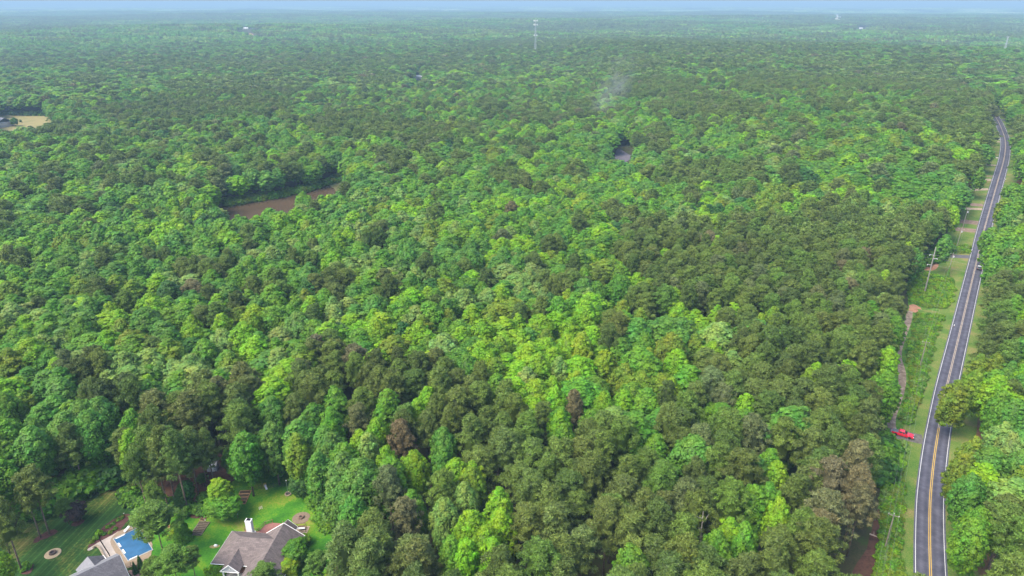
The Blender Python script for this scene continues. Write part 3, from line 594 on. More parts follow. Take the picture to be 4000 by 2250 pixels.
for tile, L_ in PIN:
    for x, y, a, t in L_: put(tile[0] + x / tile[2], tile[1] + y / tile[2], a / tile[2], 1, t)

def fbm(X, Y, s, seed):
    rs = np.random.RandomState(seed); v = 0; a = 1.
    for k in range(4):
        th = rs.uniform(0, 6.28, 3); ph = rs.uniform(0, 6.28, 3); f = s * 2 ** k * .9
        v = v + a * sum(np.sin((X * np.cos(t) + Y * np.sin(t)) * f + p + 1.7 * np.sin(X * f * .37 + p * 2)) for t, p in zip(th, ph)); a *= .55
    return v / 3.2
def keepclear(X, Y, r, h):
    bad = np.zeros(X.shape, bool); z0 = terr(X, Y)
    for dx, fz in ((0, 0.0), (0, .3), (0, .6), (0, 1.0), (-.8, .75), (.8, .75), (-.6, .45), (.6, .45)):
        px, py = proj(X + r * dx, Y, z0 + h * fz)
        for P in KEEP: bad |= inpoly(px, py, P)
    return bad
def gen(r0, r1, sp, seed):
    rs = np.random.RandomState(seed); ext = r1
    gx = np.arange(-ext, ext, sp); gy = np.arange(0, ext, sp * .88); X, Y = np.meshgrid(gx, gy); X = X + (np.arange(len(gy)) % 2)[:, None] * sp / 2
    X = X + rs.uniform(-.36, .36, X.shape) * sp; Y = Y + rs.uniform(-.36, .36, X.shape) * sp; X, Y = X.ravel(), Y.ravel()
    dd = np.hypot(X, Y); ok = (dd >= r0) & (dd < r1) & (np.abs(np.arctan2(X, Y)) < R_(47)) & (Y > 60)
    X, Y = X[ok], Y[ok]; px, py = proj(X, Y, terr(X, Y) + 16.)
    ok = (px > -420) & (px < 4420) & (py < 2650); return X[ok], Y[ok], px[ok], py[ok], rs
def species(X, Y, px, py, rs, far=False):
    e = np.full(X.shape, -.9)
    for (cx, cy_, a, b) in PE: e = np.maximum(e, 1.25 - ((px - cx) / a) ** 2 - ((py - cy_) / b) ** 2)
    n1 = fbm(X, Y, 1 / 60., 3); n2 = fbm(X, Y, 1 / 22., 5)
    inb = inpoly(px, py, PINE_POLY)
    prob = np.clip((e + n1 * .16) * 1.9, 0, 1) * .88 + .6 * np.clip(n2 * .5 + n1 * .5 - .42, 0, 1) + .20 * sstep(np.hypot(X, Y), 300, 700) + .02
    out = (px < -60) | (px > 4060) | (py > 2250); prob = np.where(out, np.where(n1 > 0, .85, .1), prob)
    prob = np.where(inb, .965, prob)
    # far woods: world-space patches beyond what can be read in the picture
    fz = sstep(np.hypot(X, Y), 950, 1500); nf = fbm(X * .6, Y * 1.15, 1 / 230., 9); nf2 = fbm(X * .5, Y * 1.2, 1 / 620., 4)
    pf = .06 + .88 / (1 + np.exp(-7 * (nf * .55 + nf2 * .8 + .12))); prob = prob * (1 - fz) + pf * fz
    # yellow-green ridge left of the pine stand and the far right side
    return rs.rand(*X.shape) < prob, n1, n2
BT_NAMES = ['lime', 'green', 'blue', 'pale', 'forest', 'yellow', 'olive', 'dark']
PT_NAMES = ['pine', 'pined', 'pineg', 'pineb', 'greyp', 'rust']
def tones(X, Y, px, py, pine, rs):
    n = fbm(X, Y, 1 / 45., 21); m_ = fbm(X, Y, 1 / 90., 31); u = rs.rand(*X.shape); out = np.empty(X.shape, object)
    # zone of bright tulip-tree greens in the middle of the lot
    cs = 17.; wx = X + 9 * np.sin(Y / 13.) ; wy = Y + 9 * np.sin(X / 11. + 2); ix = np.floor(wx / cs).astype(int); iy = np.floor(wy / cs).astype(int)
    cu = ((np.sin(ix * 127.1 + iy * 311.7) * 43758.5453) % 1.0); u2 = rs.rand(*X.shape)
    mid = np.exp(-(((px - 2150) / 500) ** 2 + ((py - 1400) / 230) ** 2))
    far = sstep(np.hypot(X, Y), 900, 1600)
    for i in range(len(X)):
        if pine[i]:
            p_ = [.46 + .1 * n[i], .2 + .3 * far[i], .16, .09 + .05 * max(0, m_[i]), .05, .028]
            names = PT_NAMES; p_[5] = .012
        else:
            p_ = [max(.05, .19 - .12 * far[i]) + .6 * mid[i] + .06 * n[i], .34, .21 - .10 * mid[i] - .08 * n[i], .07 + .04 * m_[i], .17 + .2 * far[i] - .10 * mid[i], .015 + .04 * mid[i], .10, .03]; names = BT_NAMES
        p_ = np.clip(p_, .005, 1); c = np.cumsum(p_) / sum(p_); out[i] = names[int(np.searchsorted(c, cu[i] if u2[i] < .62 else u[i]))]
    return out
man = np.array([(t[0], t[1], t[3]) for t in TREES])
def fill(r0, r1, sp, seed, check_manual):
    X, Y, px, py, rs = gen(r0, r1, sp, seed)
    if check_manual:
        dmin = np.full(X.shape, 99.)
        for mx_, my_, mr in man: dmin = np.minimum(dmin, np.hypot(X - mx_, Y - my_) - mr * .8)
        k = dmin > 1.9; X, Y, px, py = X[k], Y[k], px[k], py[k]
    pine, n1, n2 = species(X, Y, px, py, rs)
    tn = tones(X, Y, px, py, pine, rs)
    r = np.where(pine, rs.uniform(3.1, 4.3, X.shape), np.where(rs.rand(*X.shape) < .25, rs.uniform(4.8, 6.2, X.shape), rs.uniform(3.4, 4.7, X.shape))) * (sp / 5.9) ** 1.25
    h = np.where(pine, rs.uniform(19., 23.0, X.shape), rs.uniform(16.5, 21.5, X.shape)) + n1 * 1.5
    k = (rs.rand(*X.shape) > np.where(pine, .03, .10)) & ~keepclear(X, Y, r, h)
    return [[X[i], Y[i], int(pine[i]), r[i], h[i], tn[i], 0] for i in np.nonzero(k)[0]]
near = fill(60, 420, 6.9, 1, True)
midt = fill(420, 950, 8.3, 2, True)
fart = fill(950, 2300, 11.0, 3, False)
# big open-grown trees standing round the clearings keep their hand-set places
ALLN = [t for t in TREES] + near + midt

def sizepx(t):
    d_ = math.sqrt(t[0] ** 2 + t[1] ** 2 + 100 ** 2); return t[3] / d_
def inframe(t):
    px, py = proj(t[0], t[1], t[4] * .8 + float(terr(t[0], t[1]))); return -60 < px < 4060 and py < 2330
def shape_scale(me, kind, r, h):
    return r, h
HB = [(4.4, 19), (4.0, 21), (3.9, 21.5), (4.7, 18.5), (3.9, 21), (4.2, 20), (4.9, 19)]; HP = [(3.5, 22), (3.8, 21.5), (3.4, 23), (4.0, 21.5), (3.6, 22.5), (3.7, 21)]
LAND = [('brick house', 1010, 2140), ('swimming pool', 610, 2110), ('white shed', 825, 1826), ('red pickup truck', 3525, 1690), ('grey car on the road', 3830, 1045), ('muddy pond', 980, 770),
        ('fire pit behind the house', 1175, 2024), ('tall wire crossing pole', 3620, 1100), ('dirt trail', 3515, 1420), ('clay patch by the trail', 3565, 1205), ('grassy gap beneath the wires', 3640, 1150), ('front driveways', 3800, 800),
        ('lime tree trio', 1500, 1840), ('fallen log on the bare strip', 3410, 2095), ('black backyard fence', 1010, 1905), ('mown striped lawn', 330, 2050)]
ORD = 'nearest,second,third,fourth,fifth,sixth,seventh,eighth,ninth,tenth,eleventh,twelfth,thirteenth,fourteenth,fifteenth,sixteenth,seventeenth,eighteenth,nineteenth,twentieth'.split(',')
def place_words(px, py):
    b = min(LAND, key=lambda l: math.hypot(l[1] - px, (l[2] - py) * 1.3)); dx, dy = px - b[1], py - b[2]
    if abs(dx) > abs(dy) * 1.6: s = 'right of the ' if dx > 0 else 'left of the '
    elif abs(dy) > abs(dx) * 1.6: s = 'below the ' if dy > 0 else 'beyond the '
    else: s = ('below right of the ' if dx > 0 else 'below left of the ') if dy > 0 else ('beyond and right of the ' if dx > 0 else 'beyond and left of the ')
    return s + b[0], math.hypot(dx, dy)
def finish_labels(items):
    """items: (object, tone word, noun, px, py): ordinals only where several of one look lie the same way from one landmark"""
    from collections import defaultdict
    g = defaultdict(list)
    for o, a, nn, px, py in items:
        wds, dist = place_words(px, py); g[(a, nn, wds)].append((dist, o))
    for (a, nn, wds), L_ in g.items():
        if len((a + nn + wds).split()) > 9: wds = wds.replace('and ', '').replace('fallen log on the bare strip', 'fallen log').replace('fire pit behind the house', 'fire pit').replace('grey car on the road', 'grey car').replace('clay patch by the trail', 'clay patch').replace('grassy gap beneath the wires', 'grassy gap').replace('tall wire crossing pole', 'crossing pole')
        L_.sort(key=lambda q: q[0])
        for i, (_, o) in enumerate(L_):
            if len(L_) == 1: o['label'] = f'{a} {nn} {wds}'
            else: o['label'] = f'{a} {nn} {wds}, ' + ('nearest to it' if i == 0 else (ORD[i] if i < 20 else f'{i+1}th') + ' nearest to it')
LAB = []
def tree_thing(x, y, kind, r, h, tone, vi=None, label=None, z=None, name=None, cat='tree', group=None, noun=None, rot=None):
    rr = random.Random(int(x * 131 + y * 17)); n = len(PH) if kind else len(BH); vi = rr.randrange(n) if vi is None else vi % n
    me = (PH if kind else BH)[vi]; R0, H0 = (HP if kind else HB)[vi]; z = float(terr(x, y)) if z is None else z
    o = empty(name or ('pine_tree' if kind else 'broadleaf_tree'), (x, y, z), rr.uniform(0, 6.28) if rot is None else rot, label, cat, group or ('pines of the wood' if kind else 'broadleaf trees of the wood'))
    c = bpy.data.objects.new('crown', me); link(c, o); c.scale = (r / R0, r / R0 * rr.uniform(.92, 1.08), h / H0)
    v = [q * rr.uniform(.9, 1.1) for q in TONE[tone]]; c['tint'] = v
    t = bpy.data.objects.new('trunk', (PT if kind else BT)[vi % 3]); link(t, o); k = h / (21 if kind else 17) * (.97 if kind else .85); t.scale = (k * 1., k * 1., k)
    if not label: px, py = proj(x, y, z + h * .8); LAB.append((o, TWORD[tone], 'pine' if kind else 'broadleaf tree', px, py))
    return o
def tree_cloud(name, L_, meshes, kindsel, label):
    """all remaining trees of one kind: one object whose node tree stands a tree on each point"""
    me = bpy.data.meshes.new(name); n = len(L_); rs = np.random.RandomState(len(L_))
    me.vertices.add(n); P = np.array([[t[0], t[1], 0] for t in L_]); P[:, 2] = terr(P[:, 0], P[:, 1]); me.vertices.foreach_set('co', P.astype(np.float32).ravel())
    def at(nm, ty, key, data): a = me.attributes.new(nm, ty, 'POINT'); a.data.foreach_set(key, np.ascontiguousarray(data).ravel())
    at('pick', 'INT', 'value', np.array([t[7] for t in L_], np.int32))
    at('scl', 'FLOAT_VECTOR', 'vector', np.array([t[8] for t in L_], np.float32))
    at('rot', 'FLOAT_VECTOR', 'vector', np.stack([np.zeros(n), np.zeros(n), rs.uniform(0, 6.28, n)], 1).astype(np.float32))
    tint = np.array([TONE[t[5]] for t in L_]) * rs.uniform(.9, 1.1, (n, 1)) * rs.uniform(.94, 1.06, (n, 3))
    at('tint', 'FLOAT_VECTOR', 'vector', tint.astype(np.float32))
    o = bpy.data.objects.new(name, me); link(o); tagp(o, label, None, None, 'stuff')
    col = bpy.data.collections.new(name + '_sources')
    for i, m_ in enumerate(meshes):
        s = bpy.data.objects.new('%02d_%s' % (i, m_.name), m_); col.objects.link(s)
    ng = bpy.data.node_groups.new(name, 'GeometryNodeTree'); ng.interface.new_socket('Geometry', in_out='INPUT', socket_type='NodeSocketGeometry'); ng.interface.new_socket('Geometry', in_out='OUTPUT', socket_type='NodeSocketGeometry')
    N = ng.nodes; K = ng.links; gi = N.new('NodeGroupInput'); go = N.new('NodeGroupOutput'); ip = N.new('GeometryNodeInstanceOnPoints'); ci = N.new('GeometryNodeCollectionInfo')
    ci.inputs['Collection'].default_value = col; ci.inputs['Separate Children'].default_value = True; ci.inputs['Reset Children'].default_value = True
    def na(nm, ty): q = N.new('GeometryNodeInputNamedAttribute'); q.data_type = ty; q.inputs['Name'].default_value = nm; return q
    K.new(gi.outputs[0], ip.inputs['Points']); K.new(ci.outputs[0], ip.inputs['Instance']); ip.inputs['Pick Instance'].default_value = True
    K.new(na('pick', 'INT').outputs[0], ip.inputs['Instance Index']); K.new(na('scl', 'FLOAT_VECTOR').outputs[0], ip.inputs['Scale'])
    e2 = N.new('FunctionNodeEulerToRotation'); K.new(na('rot', 'FLOAT_VECTOR').outputs[0], e2.inputs[0]); K.new(e2.outputs[0], ip.inputs['Rotation'])
    K.new(ip.outputs[0], go.inputs[0]); md = o.modifiers.new('scatter', 'NODES'); md.node_group = ng
    return o
# ---- individuals and the rest
NB_MAX, NP_MAX = 292, 285
cand = sorted([t for t in ALLN if inframe(t)], key=lambda t: -sizepx(t)); nb = npn = 0; single = []; rest = []
for t in cand:
    if t[2] == 0 and nb < NB_MAX: nb += 1; single.append(t)
    elif t[2] == 1 and npn < NP_MAX: npn += 1; single.append(t)
    else: rest.append(t)
rest += [t for t in ALLN if not inframe(t)] + fart
for t in single:
    p = (t[0], t[1]); tree_thing(t[0], t[1], t[2], t[3], t[4], t[5])
cloud = {0: [], 1: []}
rc = random.Random(5)
for t in rest:
    dd = math.hypot(t[0], t[1]); k = t[2]
    if k == 0:
        if dd < 330: i = rc.randrange(7); R0, H0 = HB[i]; j = i
        elif dd < 950: i = rc.randrange(6); R0, H0 = 4.3, 20; j = 7 + i
        else: i = rc.randrange(5); R0, H0 = 4.4, 20; j = 13 + i
    else:
        if dd < 330: i = rc.randrange(6); R0, H0 = HP[i]; j = i
        elif dd < 950: i = rc.randrange(5); R0, H0 = 3.5, 22; j = 6 + i
        else: i = rc.randrange(4); R0, H0 = 3.6, 21.5; j = 11 + i
    s = t[3] / R0; cloud[k].append(t + [j, (s, s * rc.uniform(.9, 1.1), t[4] / H0)])
tree_cloud('broadleaf_forest', cloud[0], BH + BM + BL, 0, 'bright green broadleaf wood stretching beyond the nearer trees')
tree_cloud('pine_forest', cloud[1], PH + PM + PL, 1, 'dark olive pine stands scattered through the green wood')
print('trees', len(single), len(cloud[0]), len(cloud[1]))

# ---- patches of far woodland 2.3-6 km, and the canopy surface beyond
def patch_mesh(name, seed, pinef):
    rs = np.random.RandomState(seed); C = []; N = []; S = []; LV = []
    for gx in range(6):
        for gy in range(6):
            x = (gx - 2.5) * 11 + rs.uniform(-4, 4); y = (gy - 2.5) * 11 + rs.uniform(-4, 4); r = rs.uniform(5.0, 7.5); h = rs.uniform(14, 21)
            pn = rs.rand() < pinef; base = np.array([1., 1., 1.]) * rs.uniform(.75, 1.25) if not pn else np.array([.8, .5, .7]) * rs.uniform(.8, 1.2)
            n = 46; D = rs.normal(size=(n, 3)); D[:, 2] = np.abs(D[:, 2]) * 1.2 - .25; D /= np.linalg.norm(D, axis=1, keepdims=True)
            C.append(np.array([x, y, h - r * .8]) + D * np.array([r, r, r * .95]) * rs.uniform(.75, 1.05, (n, 1))); N.append(D + rs.normal(size=(n, 3)) * .3); S.append(rs.uniform(1.1, 2.1, n)); LV.append(base * rs.uniform(.7, 1.3, (n, 1)))
    return leaf_mesh(name, np.vstack(C), np.vstack(N), np.concatenate(S), .7, np.vstack(LV), M_LEAF, False, None, seed)
PATCH = [patch_mesh('wood_patch', 200 + i, .15 if i < 4 else .1) for i in range(7)]
Xp, Yp, pxp, pyp, rsp = gen(2270, 9000, 54, 11)
nf = fbm(Xp * .6, Yp * 1.15, 1 / 230., 9); nf2 = fbm(Xp * .5, Yp * 1.2, 1 / 620., 4); v = nf * .6 + nf2 * .8 + .25 * np.sin(Yp / 420 + 1.2)
L_ = []
kc = np.zeros(Xp.shape, bool)
for dx in (-30, 0, 30):
    for hz in (2, 16):
        a_, b_ = proj(Xp + dx, Yp, terr(Xp, Yp) + hz)
        for P in KEEP[4:9]: kc |= inpoly(a_, b_, P)
pn = rsp.rand(*Xp.shape) < (.05 + .9 / (1 + np.exp(-7 * (v + .15))))
for i in range(len(Xp)):
    if kc[i]: continue
    s = rsp.uniform(.95, 1.2); tn_ = ['pined', 'pine', 'pine'][rsp.randint(3)] if pn[i] else ['green', 'forest', 'green', 'pale', 'blue', 'olive'][rsp.randint(6)]
    L_.append([Xp[i], Yp[i], 0, 0, 0, tn_, 0, int(rsp.randint(7)), (s, s, rsp.uniform(.85, 1.2))])
tree_cloud('distant_forest', L_, PATCH, 0, 'hazy distant woodland filling the upper part of the view')
print('patches', len(L_))
def far_canopy():
    ang = np.radians(np.linspace(-44, 44, 620)); r = [8850.0]
    while r[-1] < 45000: r.append(r[-1] * 1.006 + 8)
    r = np.array(r); A, Rr = np.meshgrid(ang, r); X = Rr * np.sin(A); Y = Rr * np.cos(A)
    rs = np.random.RandomState(3); Z = terr(X, Y) + 15 + rs.uniform(-5, 4, X.shape) + 7 * fbm(X, Y, 1 / 300., 6) * (Rr < 20000)
    V = np.stack([X, Y, Z], -1).reshape(-1, 3); na = len(ang)
    Fs = [(i * na + k, i * na + k + 1, (i + 1) * na + k + 1, (i + 1) * na + k) for i in range(len(r) - 1) for k in range(na - 1)]
    m = ramp_mat('far_canopy', [(.40, (.02, .035, .01)), (.47, TONE['pined']), (.53, TONE['green']), (.62, (.3, .38, .14))], .0012, rough=1., scale2=.02, mix2=.3)
    me = mesh_np('horizon_forest', V, Fs, m, False); o = bpy.data.objects.new('horizon_forest', me); link(o); tagp(o, 'pale blue forest fading out along the horizon', None, None, 'stuff')
far_canopy()

# ---- low growth in the clearings
def scatter_shrubs(name, polys, n, tn, smin, smax, seed, label):
    rs = np.random.RandomState(seed); L_ = []
    for poly, k in polys:
        xs = [p[0] for p in poly]; ys = [p[1] for p in poly]; c = 0; tries = 0
        while c < k and tries < k * 30:
            tries += 1; x, y = rs.uniform(min(xs), max(xs)), rs.uniform(min(ys), max(ys))
            if not inpoly(np.array([x]), np.array([y]), poly)[0]: continue
            X, Y, z = G(x, y); s = rs.uniform(smin, smax) ; c += 1
            L_.append([X, Y, 0, 0, 0, tn[rs.randint(len(tn))], 0, int(rs.randint(4)), (s, s, s * rs.uniform(.5, .9))])
    tree_cloud(name, L_, SHRUB, 0, label)
U1 = [(3585, 1228), (3690, 1232), (3655, 1320), (3608, 1500), (3575, 1600), (3550, 1655), (3516, 1655), (3530, 1600), (3552, 1530), (3558, 1440), (3542, 1400), (3552, 1330), (3575, 1260)]
U2 = [(3548, 1085), (3600, 1068), (3655, 1075), (3720, 1095), (3735, 1130), (3715, 1180), (3690, 1208), (3610, 1203), (3590, 1190), (3550, 1180)]
U3 = [(3490, 1725), (3535, 1730), (3512, 1850), (3490, 2000), (3475, 2120), (3470, 2260), (3428, 2260), (3445, 2050), (3455, 1900), (3472, 1800)]
U4 = [(3455, 2260), (3472, 2120), (3490, 2000), (3515, 1850), (3530, 1900), (3512, 2050), (3508, 2180), (3525, 2260)]
scatter_shrubs('undergrowth', [(U1, 560), (U3, 300), (U4, 140), ([(3700, 950), (3730, 955), (3790, 965), (3780, 990), (3700, 990)], 90)], 0, ['green', 'olive', 'lime', 'olive', 'green', 'forest', 'pale'], .3, 1.0, 5, 'weedy green undergrowth filling the cleared strip beneath the wires')
scatter_shrubs('meadow_growth', [(U2, 380)], 0, ['lime', 'yellow', 'olive', 'lime', 'green'], .3, .9, 15, 'yellow green meadow growth around the tall wire crossing pole')
# pond rim growth
scatter_shrubs('bank_growth', [(TP((0, 400, 1.7173), [(1500, 670), (1900, 612), (2180, 540), (2250, 500), (2350, 530), (2230, 545), (2060, 600), (1900, 636), (1530, 700)]), 420)], 0, ['green', 'forest', 'olive'], .9, 2.3, 6, 'low green growth along the far bank of the muddy pond')
scatter_shrubs('field_edge_growth', [([(-60, 447), (0, 443), (215, 443), (225, 458), (190, 455), (0, 450), (-60, 452)], 90), ([(3560, 1040), (3610, 1015), (3690, 978), (3705, 985), (3620, 1030), (3570, 1055)], 45), ([(3448, 1720), (3466, 1730), (3440, 1900), (3425, 1890)], 40)], 0, ['forest', 'dark', 'green'], 1.3, 3.0, 9, 'dark green growth along the wood edges beside field and clearing')
scatter_shrubs('wood_wall_growth', [([(150, 1990), (290, 1925), (380, 1880), (470, 1855), (480, 1868), (385, 1896), (300, 1940), (170, 2005)], 150)], 0, ['forest', 'green', 'forest', 'dark'], 1.6, 3.6, 12, 'tall green growth walling the wood behind the thin wire fence')
# yard edges under the trees
scatter_shrubs('wood_edge_growth', [([(480, 1930), (600, 1960), (740, 1990), (730, 2020), (700, 2010), (560, 1985), (490, 1960)], 70), ([(1140, 1830), (1180, 1830), (1260, 1960), (1300, 2050), (1275, 2090), (1240, 1990)], 70)], 0, ['forest', 'dark', 'green'], .7, 1.6, 8, 'dark green shrubs along the shady edge of the back lawn')
# ------------------------------------------------------------------ things
M_SHING = mat('shingles', (.26, .215, .20), .95, var=.16, vscale=2.2, bump=.5, bscale=6)
def shingle(name, col):
    def ex(n, L, tc, c):
        br = n.nodes.new('ShaderNodeTexBrick'); br.inputs['Scale'].default_value = 1.0; br.inputs['Brick Width'].default_value = .9; br.inputs['Row Height'].default_value = .28; br.inputs['Mortar Size'].default_value = .02
        br.inputs['Color1'].default_value = (.85, .85, .85, 1); br.inputs['Color2'].default_value = (1.2, 1.18, 1.15, 1); br.inputs['Mortar'].default_value = (.65, .65, .65, 1)
        L.new(tc.outputs['Object'], br.inputs['Vector']); v = n.nodes.new('ShaderNodeVectorMath'); v.operation = 'MULTIPLY'; L.new(c, v.inputs[0]); L.new(br.outputs[0], v.inputs[1]); return v.outputs[0]
    return ramp_mat(name, [(.3, tuple(c * .8 for c in col)), (.7, tuple(c * 1.2 for c in col))], .8, rough=.95, scale2=7., mix2=.5, extra=ex)
M_ROOF1 = shingle('brown_shingle', (.155, .128, .122)); M_ROOF2 = shingle('grey_shingle', (.10, .097, .108))
M_TRIM = mat('white_trim', (.78, .78, .76), .5); M_BRICK = mat('brown_brick', (.17, .085, .06), .9, var=.35, vscale=5)
M_SIDING = mat('grey_siding', (.48, .48, .52), .7, var=.06, vscale=3); M_GLASS = mat('window_glass', (.03, .04, .05), .08, spec=.6); M_DARK = mat('dark_metal', (.02, .02, .022), .5, metal=.3)
M_WOOD = mat('weathered_wood', (.22, .14, .085), .85, var=.3, vscale=4); M_DECK = mat('red_deck_boards', (.27, .12, .10), .8, var=.15, vscale=2); M_GWOOD = mat('grey_pole_wood', (.24, .21, .17), .9, var=.25, vscale=2)
M_CHIM = mat('chimney_white', (.72, .72, .72), .7, var=.05, vscale=2)

# --- brick house behind the back lawn
HR = R_(-5.3); HO = (-68.1, 118.3, 0)
house = empty('brick_house', HO, HR, 'single storey brick house with brown shingle roof at the lower edge', 'house')
ZE, ZR, OV = 3.0, 6.4, .45
def HL(name, m, fn, parent=house, **k): q = MB(); fn(q); return q.build(name, m, parent, **k)
walls = MB(); walls.prism([(.5, .5), (13, .5), (13, 9.8), (.5, 9.8)], 0, ZE - .12); walls.prism([(9.2, -8.5), (17.7, -8.5), (17.7, 9.9), (13.02, 9.9), (13.02, .45), (9.2, .45)], 0, ZE - .14); walls.prism([(11.2, 9.92), (14.9, 9.92), (14.9, 12.4), (11.2, 12.4)], 0, ZE - .16)
walls.build('wall', M_BRICK, house)
r = MB(); RX = 13.3
e0, e1 = (0, 0, ZE), (0, 10.3, ZE); rl = (5.15, 5.15, ZR); 
r.slab([e0, (9.6, 0, ZE), (13.3, 5.15, ZR), rl], .14)                 # front slope
r.slab([e1, e0, rl], .14)                                            # left hip
r.slab([(13.3, 5.15, ZR), (13.3, 10.3, ZE), e1, rl], .14)            # back slope
rf = r.build('roof', M_ROOF1, house)
r = MB(); W2 = 4.75; zw = ZR + .05
r.slab([(RX, -9, zw), (RX, 10.3, zw), (RX - W2, 10.3, ZE + .0), (RX - W2, -9, ZE)], .13)
r.slab([(RX, 10.3, zw), (RX, -9, zw), (RX + W2, -9, ZE), (RX + W2, 10.3, ZE)], .13)
r.build('roof', M_ROOF1, house)
r = MB(); r.slab([(13.0, 3, 5.25), (13.0, 12.9, 5.25), (10.9, 12.9, ZE + .25), (10.9, 3, ZE + .25)], .12); r.slab([(13.0, 12.9, 5.25), (13.0, 3, 5.25), (15.2, 3, ZE + .25), (15.2, 12.9, ZE + .25)], .12); r.build('roof', M_ROOF1, house)
r = MB(); pa = 5.5; r.slab([(pa, -2.1, 5.0), (pa, 3.0, 5.0), (pa - 2.15, 0.2, 3.2), (pa - 2.15, -2.1, 3.1)], .12); r.slab([(pa, 3.0, 5.0), (pa, -2.1, 5.0), (pa + 2.15, -2.1, 3.1), (pa + 2.15, .2, 3.2)], .12)
porch_roof = r.build('porch_roof', M_ROOF1, house)
t = MB()                                                              # fascia, rakes and gutters
for a, b in (((0, -.03, ZE - .1), (9.6, -.03, ZE - .1)), ((-.03, 0, ZE - .1), (-.03, 10.3, ZE - .1)), ((0, 10.33, ZE - .1), (8.6, 10.33, ZE - .1)), ((RX, 10.34, zw - .02), (RX + W2, 10.34, ZE)), ((RX + W2 + .03, 10.3, ZE - .1), (RX + W2 + .03, -9, ZE - .1)),
             ((15.25, 12.9, ZE + .1), (15.25, 10.4, ZE + .1)), ((RX - W2, 10.36, ZE), (RX, 10.36, zw - .02)), ((13.0, 12.94, 5.2), (15.2, 12.94, ZE + .2))):
    t.tube([a, b], .085, 4)
t.build('fascia', M_TRIM, house)
t = MB()
for s in (-1, 1): t.tube([(pa, -2.16, 4.95), (pa + s * 2.2, -2.16, 3.03)], .11, 4)
t.tube([(pa - 2.15, -2.14, 3.0), (pa + 2.15, -2.14, 3.0)], .10, 4); t.build('porch_trim', M_TRIM, house)
t = MB(); t.add([(pa - 2, -2.0, 3.05), (pa + 2, -2.0, 3.05), (pa, -2.0, 4.85), (pa - 2, -1.9, 3.05), (pa + 2, -1.9, 3.05), (pa, -1.9, 4.85)], [(0, 1, 2), (5, 4, 3), (0, 3, 4, 1), (1, 4, 5, 2), (2, 5, 3, 0)]); g_ = t.build('porch_gable', M_SIDING, house)
t = MB(); t.lathe([(.16, 0), (.16, .05)], (0, 0, 0), 12); v_ = t.build('gable_vent', M_TRIM, g_); v_.location = (pa, -2.03, 3.75); v_.rotation_euler = (R_(90), 0, 0)
for x in (pa - 1.75, pa + 1.75):
    t = MB(); t.box((x, -1.8, 1.6), (.28, .28, 2.8)); t.box((x, -1.8, .3), (.4, .4, .25)); t.build('porch_column', M_TRIM, house)
t = MB(); t.prism([(pa - 2.2, -2.3), (pa + 2.2, -2.3), (pa + 2.2, .49), (pa - 2.2, .49)], 0, .2); t.build('porch_floor', M_CONC, house)
t = MB(); t.box((pa, .47, 1.3), (1.0, .1, 2.1)); d_ = t.build('door', mat('dark_door', (.06, .03, .025), .5), house); t = MB(); t.lathe([(.001, 0), (.05, .03), (.001, .09)], (pa + .38, .38, 1.2), 8); t.build('handle', M_TRIM, d_)
for x, w_ in ((2.1, 1.6), (8.6, 1.5)):
    f_ = MB(); 
    for xx in (x - w_ / 2, x, x + w_ / 2): f_.box((xx, .46, 1.65), (.11, .12, 1.6))
    for zz in (.87, 1.65, 2.43): f_.box((x, .455, zz), (w_ + .1, .1, .1))
    wf = f_.build('window', M_TRIM, house); p = MB(); p.box((x, .49, 1.65), (w_, .06, 1.55)); p.build('pane', M_GLASS, wf)
c = MB(); c.box((4.35, 10.75, 3.1), (1.45, 1.0, 6.2)); c.box((4.35, 10.75, 6.22), (1.5, 1.1, .14)); ch = c.build('chimney', M_CHIM, house)
c = MB(); c.box((4.35, 10.75, 6.38), (.9, .65, .16)); c.box((4.35, 10.75, 6.54), (.55, .4, .14)); c.build('chimney_cap', M_DARK, ch)
def hl2w(x, y): c_, s_ = math.cos(HR), math.sin(HR); return (HO[0] + x * c_ - y * s_, HO[1] + x * s_ + y * c_)
# --- deck
deck = empty('wooden_deck', (-61.5, 130, 0), 0, 'raised reddish wooden deck with brown railing behind the brick house', 'deck')
DP = [(-65.2, 129.15), (-65.2, 130.9), (-61.7, 130.6), (-60.9, 132.9), (-59.3, 133.6), (-56.4, 133.3), (-56.7, 128.3)]
t = MB(); t.prism([(x + 61.5, y - 130) for x, y in DP], .85, 1.0); t.build('deck_floor', M_DECK, deck)
rp = [(-65.2, 130.9), (-61.7, 130.6), (-60.9, 132.9), (-59.3, 133.6)]
t = MB()
for a, b in zip(rp, rp[1:]):
    a2, b2 = (a[0] + 61.5, a[1] - 130), (b[0] + 61.5, b[1] - 130)
    t.tube([(*a2, 1.95), (*b2, 1.95)], .06, 4); t.tube([(*a2, 1.15), (*b2, 1.15)], .04, 4); k = int(math.dist(a2, b2) / .3)
    for i in range(k + 1): q = i / k; t.box((a2[0] + (b2[0] - a2[0]) * q, a2[1] + (b2[1] - a2[1]) * q, 1.5), (.05, .05, .9))
t.build('railing', M_WOOD, deck)
for x, y in rp + [(-65.1, 129.2), (-56.6, 133.1)]:
    t = MB(); t.box((x + 61.5, y - 130, .95), (.13, .13, 2.1)); t.build('post', M_WOOD, deck)
gr = empty('covered_grill', (-62.9, 129.85, 1.0), .1, 'white covered grill on the wooden deck beside the chimney', 'grill')
t = MB(); t.box((-.35, 0, .5), (1.0, .75, .95), taper=.86); t.build('cover', M_TRIM, gr, bevel=.05); t = MB(); t.box((.55, -.05, .35), (.5, .6, .65), taper=.85); t.build('side_table', M_TRIM, gr, bevel=.04)
